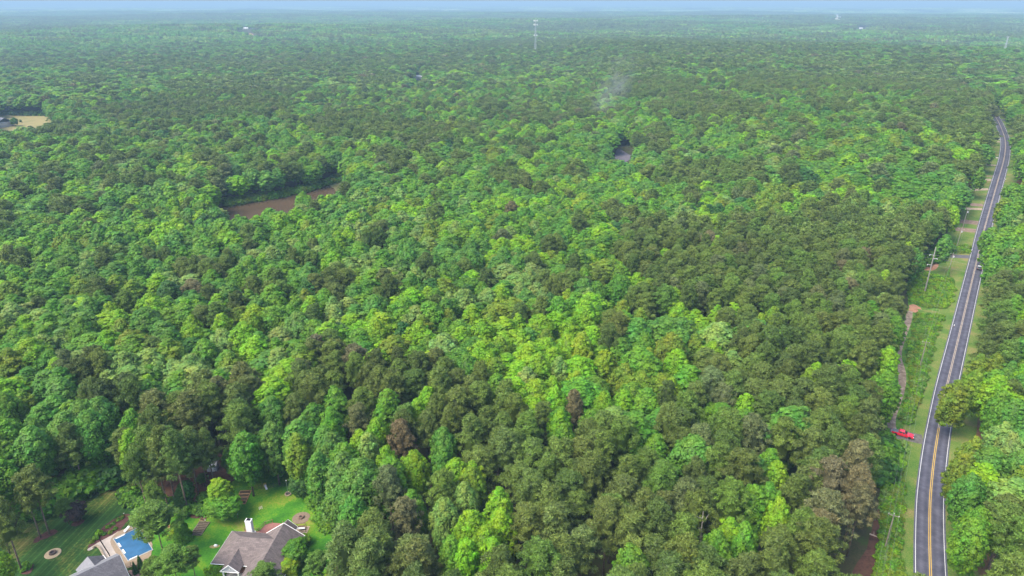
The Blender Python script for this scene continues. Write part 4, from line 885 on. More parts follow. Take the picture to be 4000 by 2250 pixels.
# --- grey roofed house, lower left corner
A3 = Vector((*U(467.4, 2167.5, 7.2), 7.2)); B3 = Vector((*U(345, 2226, 7.2), 7.2)); rd_ = (B3 - A3).normalized(); B3 = A3 + rd_ * 17; pn_ = Vector((rd_.y, -rd_.x, 0)); pn_ = pn_ if pn_.y < 0 else -pn_
h2 = empty('grey_roofed_house', (A3.x, A3.y, 0), 0, 'two storey house with dark grey roof cut off by the lower left edge', 'house')
def rel(v): return (v[0] - A3.x, v[1] - A3.y, v[2])
dn = Vector((0, 0, 1)); ne = [A3 + pn_ * 7 - dn * 4.1, B3 + pn_ * 7 - dn * 4.1]; fe = [A3 - pn_ * 3.4 - dn * 1.9, B3 - pn_ * 3.4 - dn * 1.9]
t = MB(); t.slab([rel(v) for v in (A3, B3, ne[1], ne[0])], .16); t.build('roof', M_ROOF2, h2)
t = MB(); t.slab([rel(v) for v in (B3, A3, fe[0], fe[1])], .15); t.build('roof', mat('lit_grey_shingle', (.18, .18, .19), .95, var=.1, vscale=1.5), h2)  # same shingle painted lighter: light on the far slope put into the colour
gb = Vector((*U(342, 2174, 6.4), 6.4)); gj = A3 + rd_ * 4.6; gdir = (gb - Vector((gj.x, gj.y, 6.4))).normalized(); gp = Vector((gdir.y, -gdir.x, 0)); gp = gp if gp.x > 0 else -gp
gi_ = gb - gdir * 7
t = MB(); t.slab([rel(v) for v in (gb, gi_, gi_ + gp * 2.8 - dn * 1.7, gb + gp * 2.8 - dn * 1.7)], .12); t.build('dormer_roof', M_ROOF2, h2)
t = MB(); t.slab([rel(v) for v in (gi_, gb, gb - gp * 2.8 - dn * 1.7, gi_ - gp * 2.8 - dn * 1.7)], .12); t.build('dormer_roof', MATS['lit_grey_shingle'], h2)  # left dormer slope uses the lit copy, its brightness painted in
t = MB(); t.tube([rel(fe[0] - dn * .08), rel(fe[1] - dn * .08)], .10, 4); t.tube([rel(gb + gp * 2.85 - dn * 1.75), rel(gi_ + gp * 2.85 - dn * 1.75)], .11, 4); t.tube([rel(A3 - rd_ * .05 - dn * .1), rel(ne[0] - dn * .1)], .08, 4); t.build('fascia', M_TRIM, h2)
wl = [A3 + rd_ * .4 + pn_ * 6.5, B3 + pn_ * 6.5, B3 - pn_ * 3, A3 + rd_ * .4 - pn_ * 3]
t = MB(); t.prism([(v.x - A3.x, v.y - A3.y) for v in wl], 0, 2.95); a_, b_, c_ = wl[0], wl[3], A3 + rd_ * .4
t.add([rel((a_.x, a_.y, 2.95)), rel((b_.x, b_.y, 2.95)), rel((b_.x, b_.y, 5.1)), rel((c_.x, c_.y, 6.95))], [(0, 1, 2, 3)]); t.build('wall', M_SIDING, h2)
t = MB(); q_ = [gb - gdir * .3 + gp * 2.4, gb - gdir * .3 - gp * 2.4, gi_ - gp * 2.4, gi_ + gp * 2.4]; t.prism([(v.x - A3.x, v.y - A3.y) for v in q_], 0, 4.6); t.build('wall', M_SIDING, h2)
# --- pool
pool = empty('swimming_pool', (-91.5, 126.4, 0), 0, 'rectangular blue swimming pool with pale coping in a tan surround', 'swimming pool')
PC = [G(*p)[:2] for p in TP(YT2, [(505, 748), (795, 1195), (1115, 1120), (1130, 700), (960, 520), (755, 590)])]
PC = [(-96.3, 128.9), (-89.3, 122.0), (-85.4, 125.5), (-92.3, 132.8)]
q = [(x + 91.5, y - 126.4) for x, y in PC]
def grow(P, k): cx = sum(p[0] for p in P) / len(P); cy_ = sum(p[1] for p in P) / len(P); return [(cx + (x - cx) * k, cy_ + (y - cy_) * k) for x, y in P]
t = MB(); o_, i_ = grow(q, 1.06), q
V = [(*p, .2) for p in o_] + [(*p, .2) for p in i_] + [(*p, .12) for p in o_] + [(*p, -.3) for p in i_]
t.add(V, [(k, (k + 1) % 4, 4 + (k + 1) % 4, 4 + k) for k in range(4)] + [(k, 8 + k, 8 + (k + 1) % 4, (k + 1) % 4) for k in range(4)] + [(4 + k, 4 + (k + 1) % 4, 12 + (k + 1) % 4, 12 + k) for k in range(4)]); t.build('coping', mat('pool_coping', (.36, .35, .32), .7, var=.1, vscale=2), pool)
M_POOL = mat('pool_water', (.03, .11, .22), .06, spec=.5, var=.18, vscale=.5, bump=.25, bscale=2.5)
t = MB(); t.add([(*p, .16) for p in q], [(0, 1, 2, 3)]); t.build('pool_water', M_POOL, pool)
for f0, f1 in ((.22, .40), (.52, .70)):
    a = Vector((*q[0], .175)); b = Vector((*q[1], .175)); u_ = (b - a); nrm = Vector((-u_.y, u_.x, 0)).normalized(); t = MB(); p0, p1 = a + u_ * f0 + nrm * .08, a + u_ * f1 + nrm * .08
    t.slab([p0, p1, p1 + nrm * .38, p0 + nrm * .38], .02); t.build('pool_step', M_TRIM, pool)
for c0, c1 in ((1, 2), (0, 3)):
    a = Vector((*q[c0], .175)); b = Vector((*q[c1], .175)); u_ = (b - a); nrm = Vector((-u_.y, u_.x, 0)).normalized() * (1 if c0 else -1); t = MB(); p0, p1 = a + u_ * .05 + nrm * .06, a + u_ * .42 + nrm * .06
    t.slab([p0, p1, p1 + nrm * .22, p0 + nrm * .22] if c0 else [p0, p0 + nrm * .22, p1 + nrm * .22, p1], .02); t.build('pool_step', M_TRIM, pool)
# slide / ladder, white
sx, sy, sz = G(495, 2078); sl_ = empty('pool_slide', (-93.6, 132.4, .14), R_(140), 'small white slide standing at the far edge of the pool', 'pool slide')
t = MB(); t.tube([(-.25, 0, 0), (-.25, .1, 1.4)], .035, 6); t.tube([(.25, 0, 0), (.25, .1, 1.4)], .035, 6)
for k in range(4): t.tube([(-.25, .02 * k, .3 + .3 * k), (.25, .02 * k, .3 + .3 * k)], .025, 5)
t.build('ladder', M_TRIM, sl_); t = MB(); t.add([(-.3, .1, 1.4), (.3, .1, 1.4), (.3, .9, .9), (-.3, .9, .9), (.3, 1.9, .35), (-.3, 1.9, .35), (-.34, .1, 1.58), (.34, .1, 1.58), (.34, 1.9, .53), (-.34, 1.9, .53)], [(0, 1, 2, 3), (3, 2, 4, 5), (0, 3, 5, 9, 6), (1, 7, 8, 4, 2)]); t.build('slide_chute', M_TRIM, sl_)
# pool fence
M_IRON = mat('black_iron', (.02, .018, .02), .5, metal=.4)
def fence(name, pts, h, sp, label, m, rails=(.1, .95), pick=.14, cat='fence', mesh=False, prad=.035):
    P = [(x, y) for x, y in pts]; o = empty(name, (P[0][0], P[0][1], 0), 0, label, cat); ox, oy = P[0]; t = MB()
    pos = resample(P, sp) + [P[-1]]
    for a, b in zip(P, P[1:]):
        za, zb = float(terr(*a)), float(terr(*b))
        for r_ in rails: t.tube([(a[0] - ox, a[1] - oy, za + h * r_), (b[0] - ox, b[1] - oy, zb + h * r_)], .02, 4)
        k = int(math.dist(a, b) / pick)
        for i in range(k):
            f = i / k; x, y = a[0] + (b[0] - a[0]) * f - ox, a[1] + (b[1] - a[1]) * f - oy; t.box((x, y, h * .52), (.014, .014, h * .9))
        if mesh:
            for z in np.arange(.15, h, .14): t.tube([(a[0] - ox, a[1] - oy, za + z), (b[0] - ox, b[1] - oy, zb + z)], .006, 3, caps=False)
    t.build('mesh' if mesh else 'pickets', m, o)
    for x, y in pos: t = MB(); t.tube([(x - ox, y - oy, float(terr(x, y)) - .1), (x - ox, y - oy, float(terr(x, y)) + h * 1.04)], prad, 6); t.build('post', m, o)
    return o
fence('pool_fence', [G(*p)[:2] for p in TP(YT2, [(445, 1110), (245, 790), (240, 700), (330, 590), (430, 500), (560, 410), (710, 330)])], 1.3, 2.2, 'black iron fence between the pool patio and the mulch bed', M_IRON)
fence('pool_fence', [G(*p)[:2] for p in TP(YT2, [(725, 1305), (800, 1275), (890, 1255)])], 1.3, 1.2, 'short black iron fence at the near end of the pool', M_IRON)
fence('chain_link_fence', [G(*p)[:2] for p in TP(YT4, [(815, 790), (945, 780), (1180, 725), (1440, 695), (1665, 680), (1690, 590), (1712, 500)])], 1.4, 3.0, 'black backyard fence closing the lawn below the pine straw', M_IRON, pick=.22, mesh=True)
fence('wire_fence', [G(*p)[:2] for p in TP((0, 1880, 3.917), [(1100, 235), (1330, 150), (1470, 70), (1640, 0)])] + [G(450, 1878)[:2]], 1.3, 2.6, 'thin pale wire fence along the wood beside the striped lawn', mat('galvanised', (.2, .2, .2), .6, metal=.4), pick=9.0, rails=(.95,), mesh=False, prad=.025)
# --- fire pits, swing, beds, bird house pole and small yard things
def ring_stones(name, cx, cy_, R1, n, label, cat, sand, ring_m, sz=(.38, .28, .22), sand_r=0, parent_h=.0):
    z = float(terr(cx, cy_)) + .1; o = empty(name, (cx, cy_, z), 0, label, cat)
    if sand_r: t = MB(); t.lathe([(sand_r, 0), (sand_r * .97, .05), (.01, .06)], (0, 0, -.02), 40); t.build('sand_ring', sand, o, smooth=False)
    t = MB()
    for lay in range(2):
        for i in range(n): an = 2 * math.pi * (i + .5 * lay) / n; t.box((R1 * math.cos(an), R1 * math.sin(an), .14 + lay * sz[2]), (sz[1], 2 * math.pi * R1 / n * .9, sz[2] * .93), an)
    t.build('stones', ring_m, o, bevel=.02); t = MB(); t.lathe([(R1 * .85, .0), (R1 * .8, .1), (.01, .12)], (0, 0, .02), 20); t.build('ash', mat('ash', (.07, .06, .06), 1.), o); return o
fx, fy, fz = G(1176.5, 2024); o = ring_stones('fire_pit', fx, fy, .55, 11, 'round stone fire pit on a gravel circle behind the brick house', 'fire pit', mat('gravel_circle', (.19, .14, .10), .95, var=.2, vscale=2), mat('pit_stone', (.2, .13, .1), .9, var=.3, vscale=3), sand_r=2.2)
fx, fy, fz = G(207, 2163); o = ring_stones('fire_pit', fx, fy, .62, 9, 'dark fire pit on a pale sand ring in the striped lawn', 'fire pit', mat('pale_sand', (.36, .28, .18), .95, var=.15, vscale=1), mat('pit_stone_dark', (.12, .085, .075), .9, var=.3, vscale=3), sand_r=1.75)
fx, fy, fz = G(1126, 1932); o = ring_stones('stone_ring', fx, fy, .75, 12, 'small round stone planting ring around the lamp post foot', 'planting ring', None, M_STONE, sz=(.3, .28, .14))
lp = empty('bird_house_pole', (fx, fy, .1), 0, 'tall thin post with a white globe rising from the stone ring', 'lamp post')  # a bird house pole, not a light source
t = MB(); t.tube([(0, 0, 0), (0, 0, 4.3)], .035, 8); t.build('post', mat('greenish_metal', (.25, .3, .22), .5), lp); t = MB(); t.lathe([(.001, -.14), (.12, -.07), (.15, 0), (.12, .1), (.001, .15)], (0, 0, 4.45), 12); t.build('globe', M_TRIM, lp, smooth=True)
gx, gy, gz = G(1183, 2075); sw = empty('garden_swing', (-51.8, 132.1, .1), .08, 'dark framed garden swing with a white cushion on a small brown pad', 'garden swing')
t = MB()
for s in (-1.15, 1.15): t.tube([(s, -.7, 0), (s, .0, 1.95), (s, .75, 0)], .05, 6)
t.tube([(-1.2, 0, 1.95), (1.2, 0, 1.95)], .05, 6); t.tube([(-1.15, .75, .1), (1.15, .75, .1)], .04, 6); t.tube([(-1.15, -.7, .1), (1.15, -.7, .1)], .04, 6); t.build('frame', M_WOOD, sw)
t = MB(); t.box((0, -.05, .55), (1.75, .62, .16)); t.build('seat', M_TRIM, sw, bevel=.03); t = MB(); t.box((0, .32, .85), (1.75, .1, .5), rx=.2); t.build('backrest', M_WOOD, sw); t = MB()
for s in (-.8, .8): t.tube([(s, 0, .6), (s, 0, 1.93)], .015, 4)
t.build('chain', M_DARK, sw)
drape('swing_pad', [(-53.3, 130.7), (-50.2, 130.6), (-50.1, 133.4), (-53.2, 133.5)], MATS['gravel'], .07, 1., smooth=0)
def timber_frame(o, W, D_, rows, m, h=.22):
    t = MB(); t.box((0, -D_ / 2, h / 2), (W, .14, h)); t.box((0, D_ / 2, h / 2), (W, .14, h)); t.box((-W / 2 + .07, 0, h / 2), (.14, D_ - .16, h)); t.box((W / 2 - .07, 0, h / 2), (.14, D_ - .16, h)); t.build('frame', m, o)
    for i in range(rows): y = -D_ / 2 + D_ * (i + 1) / (rows + 1); t = MB(); t.box((0, y, h * .55), (W - .3, .12, h)); t.build('timber', m, o)
    t = MB(); t.box((0, 0, .05), (W - .3, D_ - .3, .08)); t.build('soil', mat('bed_soil', (.06, .045, .03), 1., var=.3, vscale=2), o)
bx, by, bz = G(778, 2065); o = empty('raised_bed', (bx + .3, by - .1, .05), R_(-4), 'long raised garden bed crossed by grey timbers beside the conical evergreen', 'garden bed'); timber_frame(o, 2.8, 4.6, 7, mat('grey_timber', (.2, .17, .12), .9, var=.3, vscale=3))
bx, by, bz = G(787, 2035); o = empty('raised_bed', (bx + .4, by + 1.6, .05), R_(-14), 'narrow timber framed bed stepping up behind the long one', 'garden bed'); timber_frame(o, 1.3, 3.2, 4, M_WOOD)
bx, by, bz = G(949, 1944); o = empty('raised_bed', (bx, by, .05), R_(3), 'dark mulched garden bed with orange timber edge under the backyard fence', 'garden bed'); timber_frame(o, 3.0, 5.2, 3, mat('orange_timber', (.35, .2, .1), .85, var=.2, vscale=3))
for i, (x, y) in enumerate(((1163, 1057), (1182, 1045), (1208, 1040))):
    X, Y, Z = G(740 + x / 4.262, 1740 + y / 4.262); t = MB(); t.box((0, 0, .12), (.14, 1.1, .08)); o = t.build('plank', mat('pale_plank', (.62, .6, .42), .8), None, loc=(X, Y, Z + .05)); o.rotation_euler = (0, 0, R_(25))
    tagp(o, ['left one of three pale planks lying on the back lawn', 'middle one of three pale planks lying on the back lawn', 'right one of three pale planks lying on the back lawn'][i], 'plank', 'planks on the back lawn')
X, Y, Z = G(843, 2133); t = MB(); t.lathe([(.001, 0), (.42, .05), (.48, .22), (.3, .42), (.001, .48)], (0, 0, 0), 9, 1, .7); o = t.build('white_rock', M_CHIM, None, smooth=False, loc=(X, Y, Z)); tagp(o, 'white rock lying on bare ground left of the brick house', 'rock')
X, Y, Z = G(1038, 1905); ts = empty('toy_slide', (X, Y, Z + .05), .6, 'yellowish toy slide standing by the black backyard fence', 'toy'); t = MB(); t.box((0, .5, .45), (.7, .5, .9)); t.build('tower', mat('yellow_plastic', (.5, .42, .1), .5), ts, bevel=.04)
t = MB(); t.add([(-.25, .3, .8), (.25, .3, .8), (.25, -1.0, .1), (-.25, -1.0, .1), (-.25, .3, .7), (.25, .3, .7), (.25, -1.0, 0), (-.25, -1.0, 0)], [(0, 3, 2, 1), (4, 5, 6, 7), (0, 4, 7, 3), (1, 2, 6, 5), (3, 7, 6, 2), (0, 1, 5, 4)]); t.build('slide_chute', M_TRIM, ts)
def stake(px, py, label):
    X, Y, Z = G(px, py); o = empty('marker_post', (X, Y, Z), 0, label, 'post'); t = MB(); t.box((0, 0, .5), (.12, .12, 1.0)); t.build('post', M_WOOD, o); t = MB(); t.box((0, 0, 1.06), (.2, .16, .2)); t.build('cap', M_TRIM, o)
stake(929, 2022, 'short wooden post alone on the lawn above the chimney'); stake(487, 2018, 'white capped post at the tip of the mulch bed'); stake(804, 2045, 'pale capped post beside the raised garden bed')
# sheds
def shed(px, py, W, D_, H_, rz, label, wallm, roofm):
    X, Y, Z = G(px, py); o = empty('garden_shed', (X, Y, Z), rz, label, 'shed'); t = MB(); t.box((0, 0, H_ / 2), (W, D_, H_)); t.build('wall', wallm, o)
    t = MB(); t.slab([(-W / 2 - .15, 0, H_ + .6), (W / 2 + .15, 0, H_ + .6), (W / 2 + .15, D_ / 2 + .2, H_), (-W / 2 - .15, D_ / 2 + .2, H_)], .07); t.slab([(-W / 2 - .15, -D_ / 2 - .2, H_), (W / 2 + .15, -D_ / 2 - .2, H_), (W / 2 + .15, 0, H_ + .6), (-W / 2 - .15, 0, H_ + .6)], .07); t.build('roof', roofm, o)
    t = MB(); t.box((W * .1, -D_ / 2 - .02, H_ * .45), (.9, .06, H_ * .85)); t.build('door', M_TRIM, o)
shed(832, 1834, 2.6, 1.9, 1.9, R_(8), 'small pale grey shed under the pines behind the yard', M_SIDING, mat('pale_metal_roof', (.55, .53, .55), .6, var=.1, vscale=2))
shed(1000, 1712, 3.2, 2.2, 2.2, R_(12), 'dark roofed shed half hidden in the dark gap between tall trees', M_BRICK, mat('mossy_roof', (.22, .2, .2), .9))
# terrace wall at the pool
t = MB(); cw = [G(*p)[:2] for p in TP(YT2, [(120, 935), (140, 895), (200, 890), (250, 945), (320, 1080), (380, 1180)])]
for a, b in zip(resample(chaikin(cw, 2, False), .55), resample(chaikin(cw, 2, False), .55)[1:]):
    t.box(((a[0] + b[0]) / 2 - cw[0][0], (a[1] + b[1]) / 2 - cw[0][1], .22), (math.dist(a, b) * .94, .42, .44), math.atan2(b[1] - a[1], b[0] - a[0]))
o = t.build('stone_wall', M_STONE, None, bevel=.02, loc=(cw[0][0], cw[0][1], .05)); tagp(o, 'low curved stone wall edging the pool patio', 'wall')

# --- yard trees and shrubs
def yard_tree(cx, cy_, bx, by, hw, kind, tone, label, name=None, vi=None, low=False, g='yard trees'):
    """crown centre and foot, both in the picture: the height follows from them"""
    X, Y, Z = G(bx, by); fz = .72 if kind else .64
    k = (F4 * CP - SP * (cy_ - 1125)) / (F4 * SP + CP * (cy_ - 1125)); zc = max(1.0, CAMH - Y / k - Z); h = min(27, max(2.0, zc / fz)); zc_ = zc
    D = F4 * SP + CP * (cy_ - 1125); r = hw * (CAMH - zc_) / D
    return tree_thing(X, Y, kind, r, h, tone, vi, label, Z, name, group=g)
def L1(x, y): return (x / 2.576, 1700 + y / 2.576)
def Y2(x, y): return (600 + x / 2.635, 1700 + y / 2.635)
YTREES = [
 (L1(380, 520), L1(500, 1000), 68, 1, 'pine', 'big dark pine standing on the long mulch bed in the striped lawn', None),
 (L1(130, 870), L1(225, 1375), 62, 1, 'pine', 'tall pine with bare trunk beside the clipped round bush', None),
 (L1(30, 760), L1(100, 1190), 45, 1, 'pined', 'dark pine at the left edge behind the lime green tree', None),
 (L1(270, 600), L1(410, 1030), 40, 1, 'pined', 'slender dark pine left of the big one on the mulch bed', None),
 (L1(620, 720), L1(700, 900), 34, 1, 'pineg', 'short pine leaning over the lawn beside the purple tree', None),
 (L1(60, 1330), L1(110, 1560), 42, 0, 'lime', 'bright lime green tree in the lower left corner of the yard', 0),
 (L1(1600, 850), L1(1655, 1230), 92, 1, 'pineg', 'fresh green pine leaning over the blue swimming pool', None),
 (L1(1560, 600), L1(1620, 900), 44, 1, 'pineg', 'pine crown rising just behind the pool pine', None),
 (L1(1750, 1290), L1(1830, 1640), 78, 1, 'pineg', 'broad green pine between the pool and the brick house', 3),
 (L1(1560, 1350), L1(1600, 1600), 50, 1, 'pineg', 'low green pine at the bottom edge near the pool', None),
 (L1(1960, 1230), L1(1980, 1480), 38, 1, 'pine', 'pine crown touching the lawn left of the brick house roof', None),
 (L1(2070, 160), L1(2100, 560), 60, 1, 'pineb', 'brownish pine with tall bare trunks in front of the shed', 1),
 (L1(1960, 120), L1(2165, 540), 44, 1, 'pine', 'olive pine with a straight bare trunk left of the shed', 4),
 (L1(2010, 430), L1(2050, 525), 26, 1, 'pineg', 'small young pine below the shed', None),
 (L1(1850, 200), L1(1895, 780), 52, 1, 'pine', 'tall pine with a long thin grey trunk at the lawn corner', 2),
 (L1(1700, 150), L1(1780, 720), 58, 1, 'pine', 'olive pine in the dense group behind the pool, right side', 0),
 (L1(1500, 130), L1(1620, 640), 62, 1, 'pineg', 'large pine in the dense group behind the pool, centre', 5),
 (L1(1340, 330), L1(1500, 800), 56, 1, 'pineg', 'green pine at the lawn side of the dense group behind the pool', 1),
 (L1(1290, 120), L1(1380, 560), 52, 1, 'pine', 'pine at the left end of the dense group behind the pool', 2),
 (L1(1640, 330), L1(1700, 760), 52, 1, 'pined', 'dark pine low in the dense group behind the pool', 3),
 (L1(1880, 560), L1(1900, 720), 36, 0, 'dark', 'very dark green evergreen below the tall thin trunk', 3),
 (L1(1830, 640), L1(1850, 760), 26, 0, 'dark', 'small very dark evergreen above the conical evergreen', 4),
 (L1(2040, 620), L1(2060, 690), 26, 0, 'forest', 'deep green small tree left of the feathery lawn tree', 3),
 (L1(2230, 570), L1(2260, 800), 44, 0, 'lime', 'upper half of the feathery bright green lawn tree', 4),
 (L1(2250, 700), L1(2265, 850), 68, 0, 'green', 'wide feathery green tree standing on the back lawn', 6),
 (Y2(950, 270), Y2(990, 490), 66, 0, 'forest', 'broad deep green tree right of the shed above the fence', 0),
 (Y2(1130, 400), Y2(1120, 500), 30, 0, 'forest', 'deep green low tree hanging over the backyard fence', 3),
 (Y2(840, 230), Y2(850, 430), 40, 0, 'forest', 'deep green tree immediately right of the shed', 4),
 (Y2(1330, 230), Y2(1330, 420), 62, 0, 'blue', 'bluish green tree at the far right corner of the yard', 1),
 (Y2(1530, 480), Y2(1540, 650), 48, 0, 'dark', 'dark drooping tree right of the garden lamp', 4),
 (Y2(1640, 420), Y2(1660, 640), 50, 0, 'forest', 'deep green tall tree right of the dark drooping one', 1),
 (Y2(1480, 1180), Y2(1490, 1330), 50, 0, 'forest', 'deep green tree covering the right end of the brick house roof', 0),
 (Y2(1400, 1350), Y2(1410, 1460), 42, 0, 'yellow', 'glowing yellow green tree below the right end of the roof', 1),
 (Y2(1180, 1440), Y2(1190, 1680), 56, 1, 'pineg', 'pine whose top hides the front of the brick house wing', 3),
 (Y2(1560, 1060), Y2(1570, 1120), 22, 0, 'olive', 'small yellowish bush at the back corner of the roof', 0),
 (Y2(1700, 1330), Y2(1720, 1600), 56, 1, 'pineg', 'pine at the bottom edge right of the yellow green tree', 0),
]
for c_, b_, hw, k_, tn_, lb, vi in YTREES:
    yard_tree(c_[0], c_[1], b_[0], b_[1], hw, k_, tn_, lb, vi=vi)
def bush(px, py, r, h, tone, label, name='bush', cat='bush', n=900, ls=.13, grp=None, seed=0, conif=False, rb=None):
    X, Y, Z = G(px, py); o = empty(name, (X, Y, Z), seed, label, cat, grp)
    me = make_conifer(name + '_leaves', 300 + seed, n, ls, r, h) if conif else make_broad(name + '_leaves', 300 + seed, n, ls, 'round', R=r, H=h, z0=0.0, nblob=26)
    c = bpy.data.objects.new('foliage', me); link(c, o); c['tint'] = TONE[tone]; t = MB(); t.tube([(0, 0, 0), (0, 0, h * .6)], .08, 6, .03); t.build('stem', M_BARK, o)
M_ = bush(L1(1850, 1050)[0], L1(1850, 1050)[1], 2.1, 8.2, 'green', 'conical evergreen between the pool and the raised garden bed', 'conical_evergreen', 'tree', 5200, .16, seed=1, conif=True)
bush(*L1(1368, 1390), .62, 3.4, 'dark', 'left one of two slim dark cypresses by the near end of the pool', 'cypress', 'shrub', 1100, .11, 'slim cypresses by the pool', 2, True)
bush(*L1(1420, 1330), .7, 3.6, 'dark', 'right one of two slim dark cypresses by the near end of the pool', 'cypress', 'shrub', 1100, .11, 'slim cypresses by the pool', 3, True)
bush(*L1(255, 1350), 1.35, 1.7, 'green', 'clipped round green bush beside a pine trunk', seed=4, n=2200, ls=.09)
for i, (x, y, s) in enumerate(((1745, 925, 'far'), (1745, 955, 'middle'), (1750, 990, 'near'))): bush(*L1(x, y), .85, 1.1, 'yellow', f'{s} one of three golden bushes left of the conical evergreen', 'golden_bush', 'bush', 900, .09, 'golden bushes by the conical evergreen', 5 + i)
bush(*L1(1000, 1000), .85, 1.0, 'lime', 'round lime green bush on the mulch bed near the pool fence', seed=9); bush(*L1(970, 1045), .75, .8, 'green', 'lower green bush on the mulch bed near the pool fence', seed=10)
for i, (x, y) in enumerate(((925, 1080), (1050, 1000), (1090, 930), (1110, 985), (1140, 900), (1190, 860), (1230, 840), (1160, 950))): bush(*L1(x, y), .6, .55, ['olive', 'forest', 'green'][i % 3], ['sparse shrub at the pointed end of the mulch bed', 'shrub in the middle of the mulch bed by the fence', 'grassy shrub on the lawn side of the mulch bed', 'brownish shrub low in the mulch bed', 'green shrub halfway along the mulch bed edge', 'shrub near the narrow end of the mulch bed', 'outermost shrub before the white capped post', 'small shrub behind the pool fence'][i], 'shrub', 'shrub', 350, .1, 'shrubs on the mulch bed', 11 + i)
bush(*Y2(1660, 730), 2.6, 3.6, 'green', 'leafy green bush at the right edge of the back lawn', seed=20, n=2400, ls=.16)
bush(*Y2(650, 1440), 2.3, 2.6, 'lime', 'bright green bush below the left front window of the brick house', seed=21, n=2200, ls=.14)
bush(*L1(2020, 780), 2.2, 2.6, 'blue', 'bluish green bush at the lawn corner beneath the tall pines', seed=22, n=1800, ls=.16)
# purple-leaved tree
px_, py_ = L1(785, 875); X, Y, Z = G(px_, py_); o = empty('purple_leaf_tree', (X, Y, Z), 0, 'dark purple leaved tree on its own mulch circle in the striped lawn', 'tree')
c = bpy.data.objects.new('crown', make_broad('purple_crown', 401, 2600, .16, 'top', R=2.7, H=5.6, z0=1.6, nblob=34)); link(c, o); c['tint'] = (.062, .042, .04); t = bpy.data.objects.new('trunk', make_trunk('purple_trunk', 402, 4.6, .12, M_BARK, False, 2., 2.2)); link(t, o)

# ------------------------------------------------------------------ vehicles
M_RUB = mat('tyre_rubber', (.018, .018, .018), .85); M_RIM = mat('rim_metal', (.5, .5, .5), .35, metal=.8)
def wheels(o, pos, r, w_=.24):
    for x, y in pos:
        t = MB(); t.lathe([(r * .62, -w_ / 2), (r * .95, -w_ / 2), (r, -w_ * .3), (r, w_ * .3), (r * .95, w_ / 2), (r * .62, w_ / 2)], (0, 0, 0), 20); a = t.build('wheel', M_RUB, o); a.location = (x, y, r); a.rotation_euler = (0, R_(90), 0)
        t = MB(); t.lathe([(r * .6, -w_ * .42), (r * .6, w_ * .42)], (0, 0, 0), 14); t.build('rim', M_RIM, a)
def panel(o, name, m, P): t = MB(); t.slab(P, .0) if False else t.add(P, [tuple(range(len(P)))]); return t.build(name, m, o)
def pickup(loc, rz, label):
    o = empty('pickup_truck', loc, rz, label, 'pickup truck'); red = mat('red_paint', (.62, .012, .04), .25, spec=.6)
    L_, W = 5.9, 1.95
    low = [(-2.95, .5), (-2.95, 1.12), (-1.15, 1.15), (-1.15, 1.15), (.95, 1.15), (1.15, 1.14), (2.75, 1.02), (2.93, .85), (2.95, .48), (2.4, .42), (2.36, .62), (2.1, .86), (1.75, .86), (1.5, .62), (1.45, .40), (-1.35, .40), (-1.4, .62), (-1.65, .86), (-2.0, .86), (-2.26, .62), (-2.3, .46)]
    t = MB(); t.side(low, 0, W); t.build('body', red, o, bevel=.045)
    t = MB(); V = [(-.93, -1.15, 1.13), (.93, -1.15, 1.13), (.93, 1.15, 1.13), (-.93, 1.15, 1.13), (-.74, -.98, 1.80), (.74, -.98, 1.80), (.74, .35, 1.82), (-.74, .35, 1.82)]
    t.add(V, [(3, 2, 1, 0), (4, 5, 6, 7), (0, 1, 5, 4), (1, 2, 6, 5), (2, 3, 7, 6), (3, 0, 4, 7)]); cab = t.build('cab', red, o, bevel=.06)
    panel(o, 'windscreen', M_GLASS, [(-.80, 1.10, 1.19), (.80, 1.10, 1.19), (.69, .43, 1.765), (-.69, .43, 1.765)]).location = (0, .035, .025)
    panel(o, 'rear_window', M_GLASS, [(-.76, -1.12, 1.25), (-.66, -1.02, 1.7), (.66, -1.02, 1.7), (.76, -1.12, 1.25)]).location = (0, -.025, .01)
    for s in (-1, 1):
        for a, b in ((-1.0, -.12), (-.02, .80)):
            P = [(s * .905, a, 1.22), (s * .905, b, 1.22), (s * .775, min(b, .42) if b > .3 else b, 1.70), (s * .775, max(a, -.93), 1.70)]; panel(o, 'side_window', M_GLASS, P if s > 0 else P[::-1]).location = (s * .02, 0, .012)
        t = MB(); t.box((s * 1.08, .95, 1.22), (.2, .12, .17)); t.build('mirror', M_DARK, o, bevel=.02)
        t = MB(); t.box((s * .72, 2.90, .88), (.42, .09, .17)); t.build('headlight', mat('lamp_glass', (.8, .8, .8), .15), o)
        t = MB(); t.box((s * .88, -2.96, .95), (.16, .06, .3)); t.build('tail_light', mat('red_lamp', (.4, .01, .01), .2), o)
        t = MB(); t.box((s * .985, -.0, .98), (.03, .16, .05)); t.build('door_handle', red, o)
    t = MB(); t.box((0, -2.05, 1.17), (1.72, 1.7, .06)); t.build('bed_cover', mat('grey_bed_cover', (.10, .12, .14), .6), o, bevel=.015)
    t = MB(); t.box((0, 3.0, .56), (1.85, .14, .22)); t.box((0, -3.02, .58), (1.8, .14, .2)); t.build('bumper', mat('chrome', (.55, .55, .55), .2, metal=.9), o, bevel=.02)
    t = MB(); t.box((0, 2.95, .86), (1.0, .06, .26)); t.build('grille', M_DARK, o)
    wheels(o, [(-.9, 1.93), (.9, 1.93), (-.9, -1.83), (.9, -1.83)], .40); return o
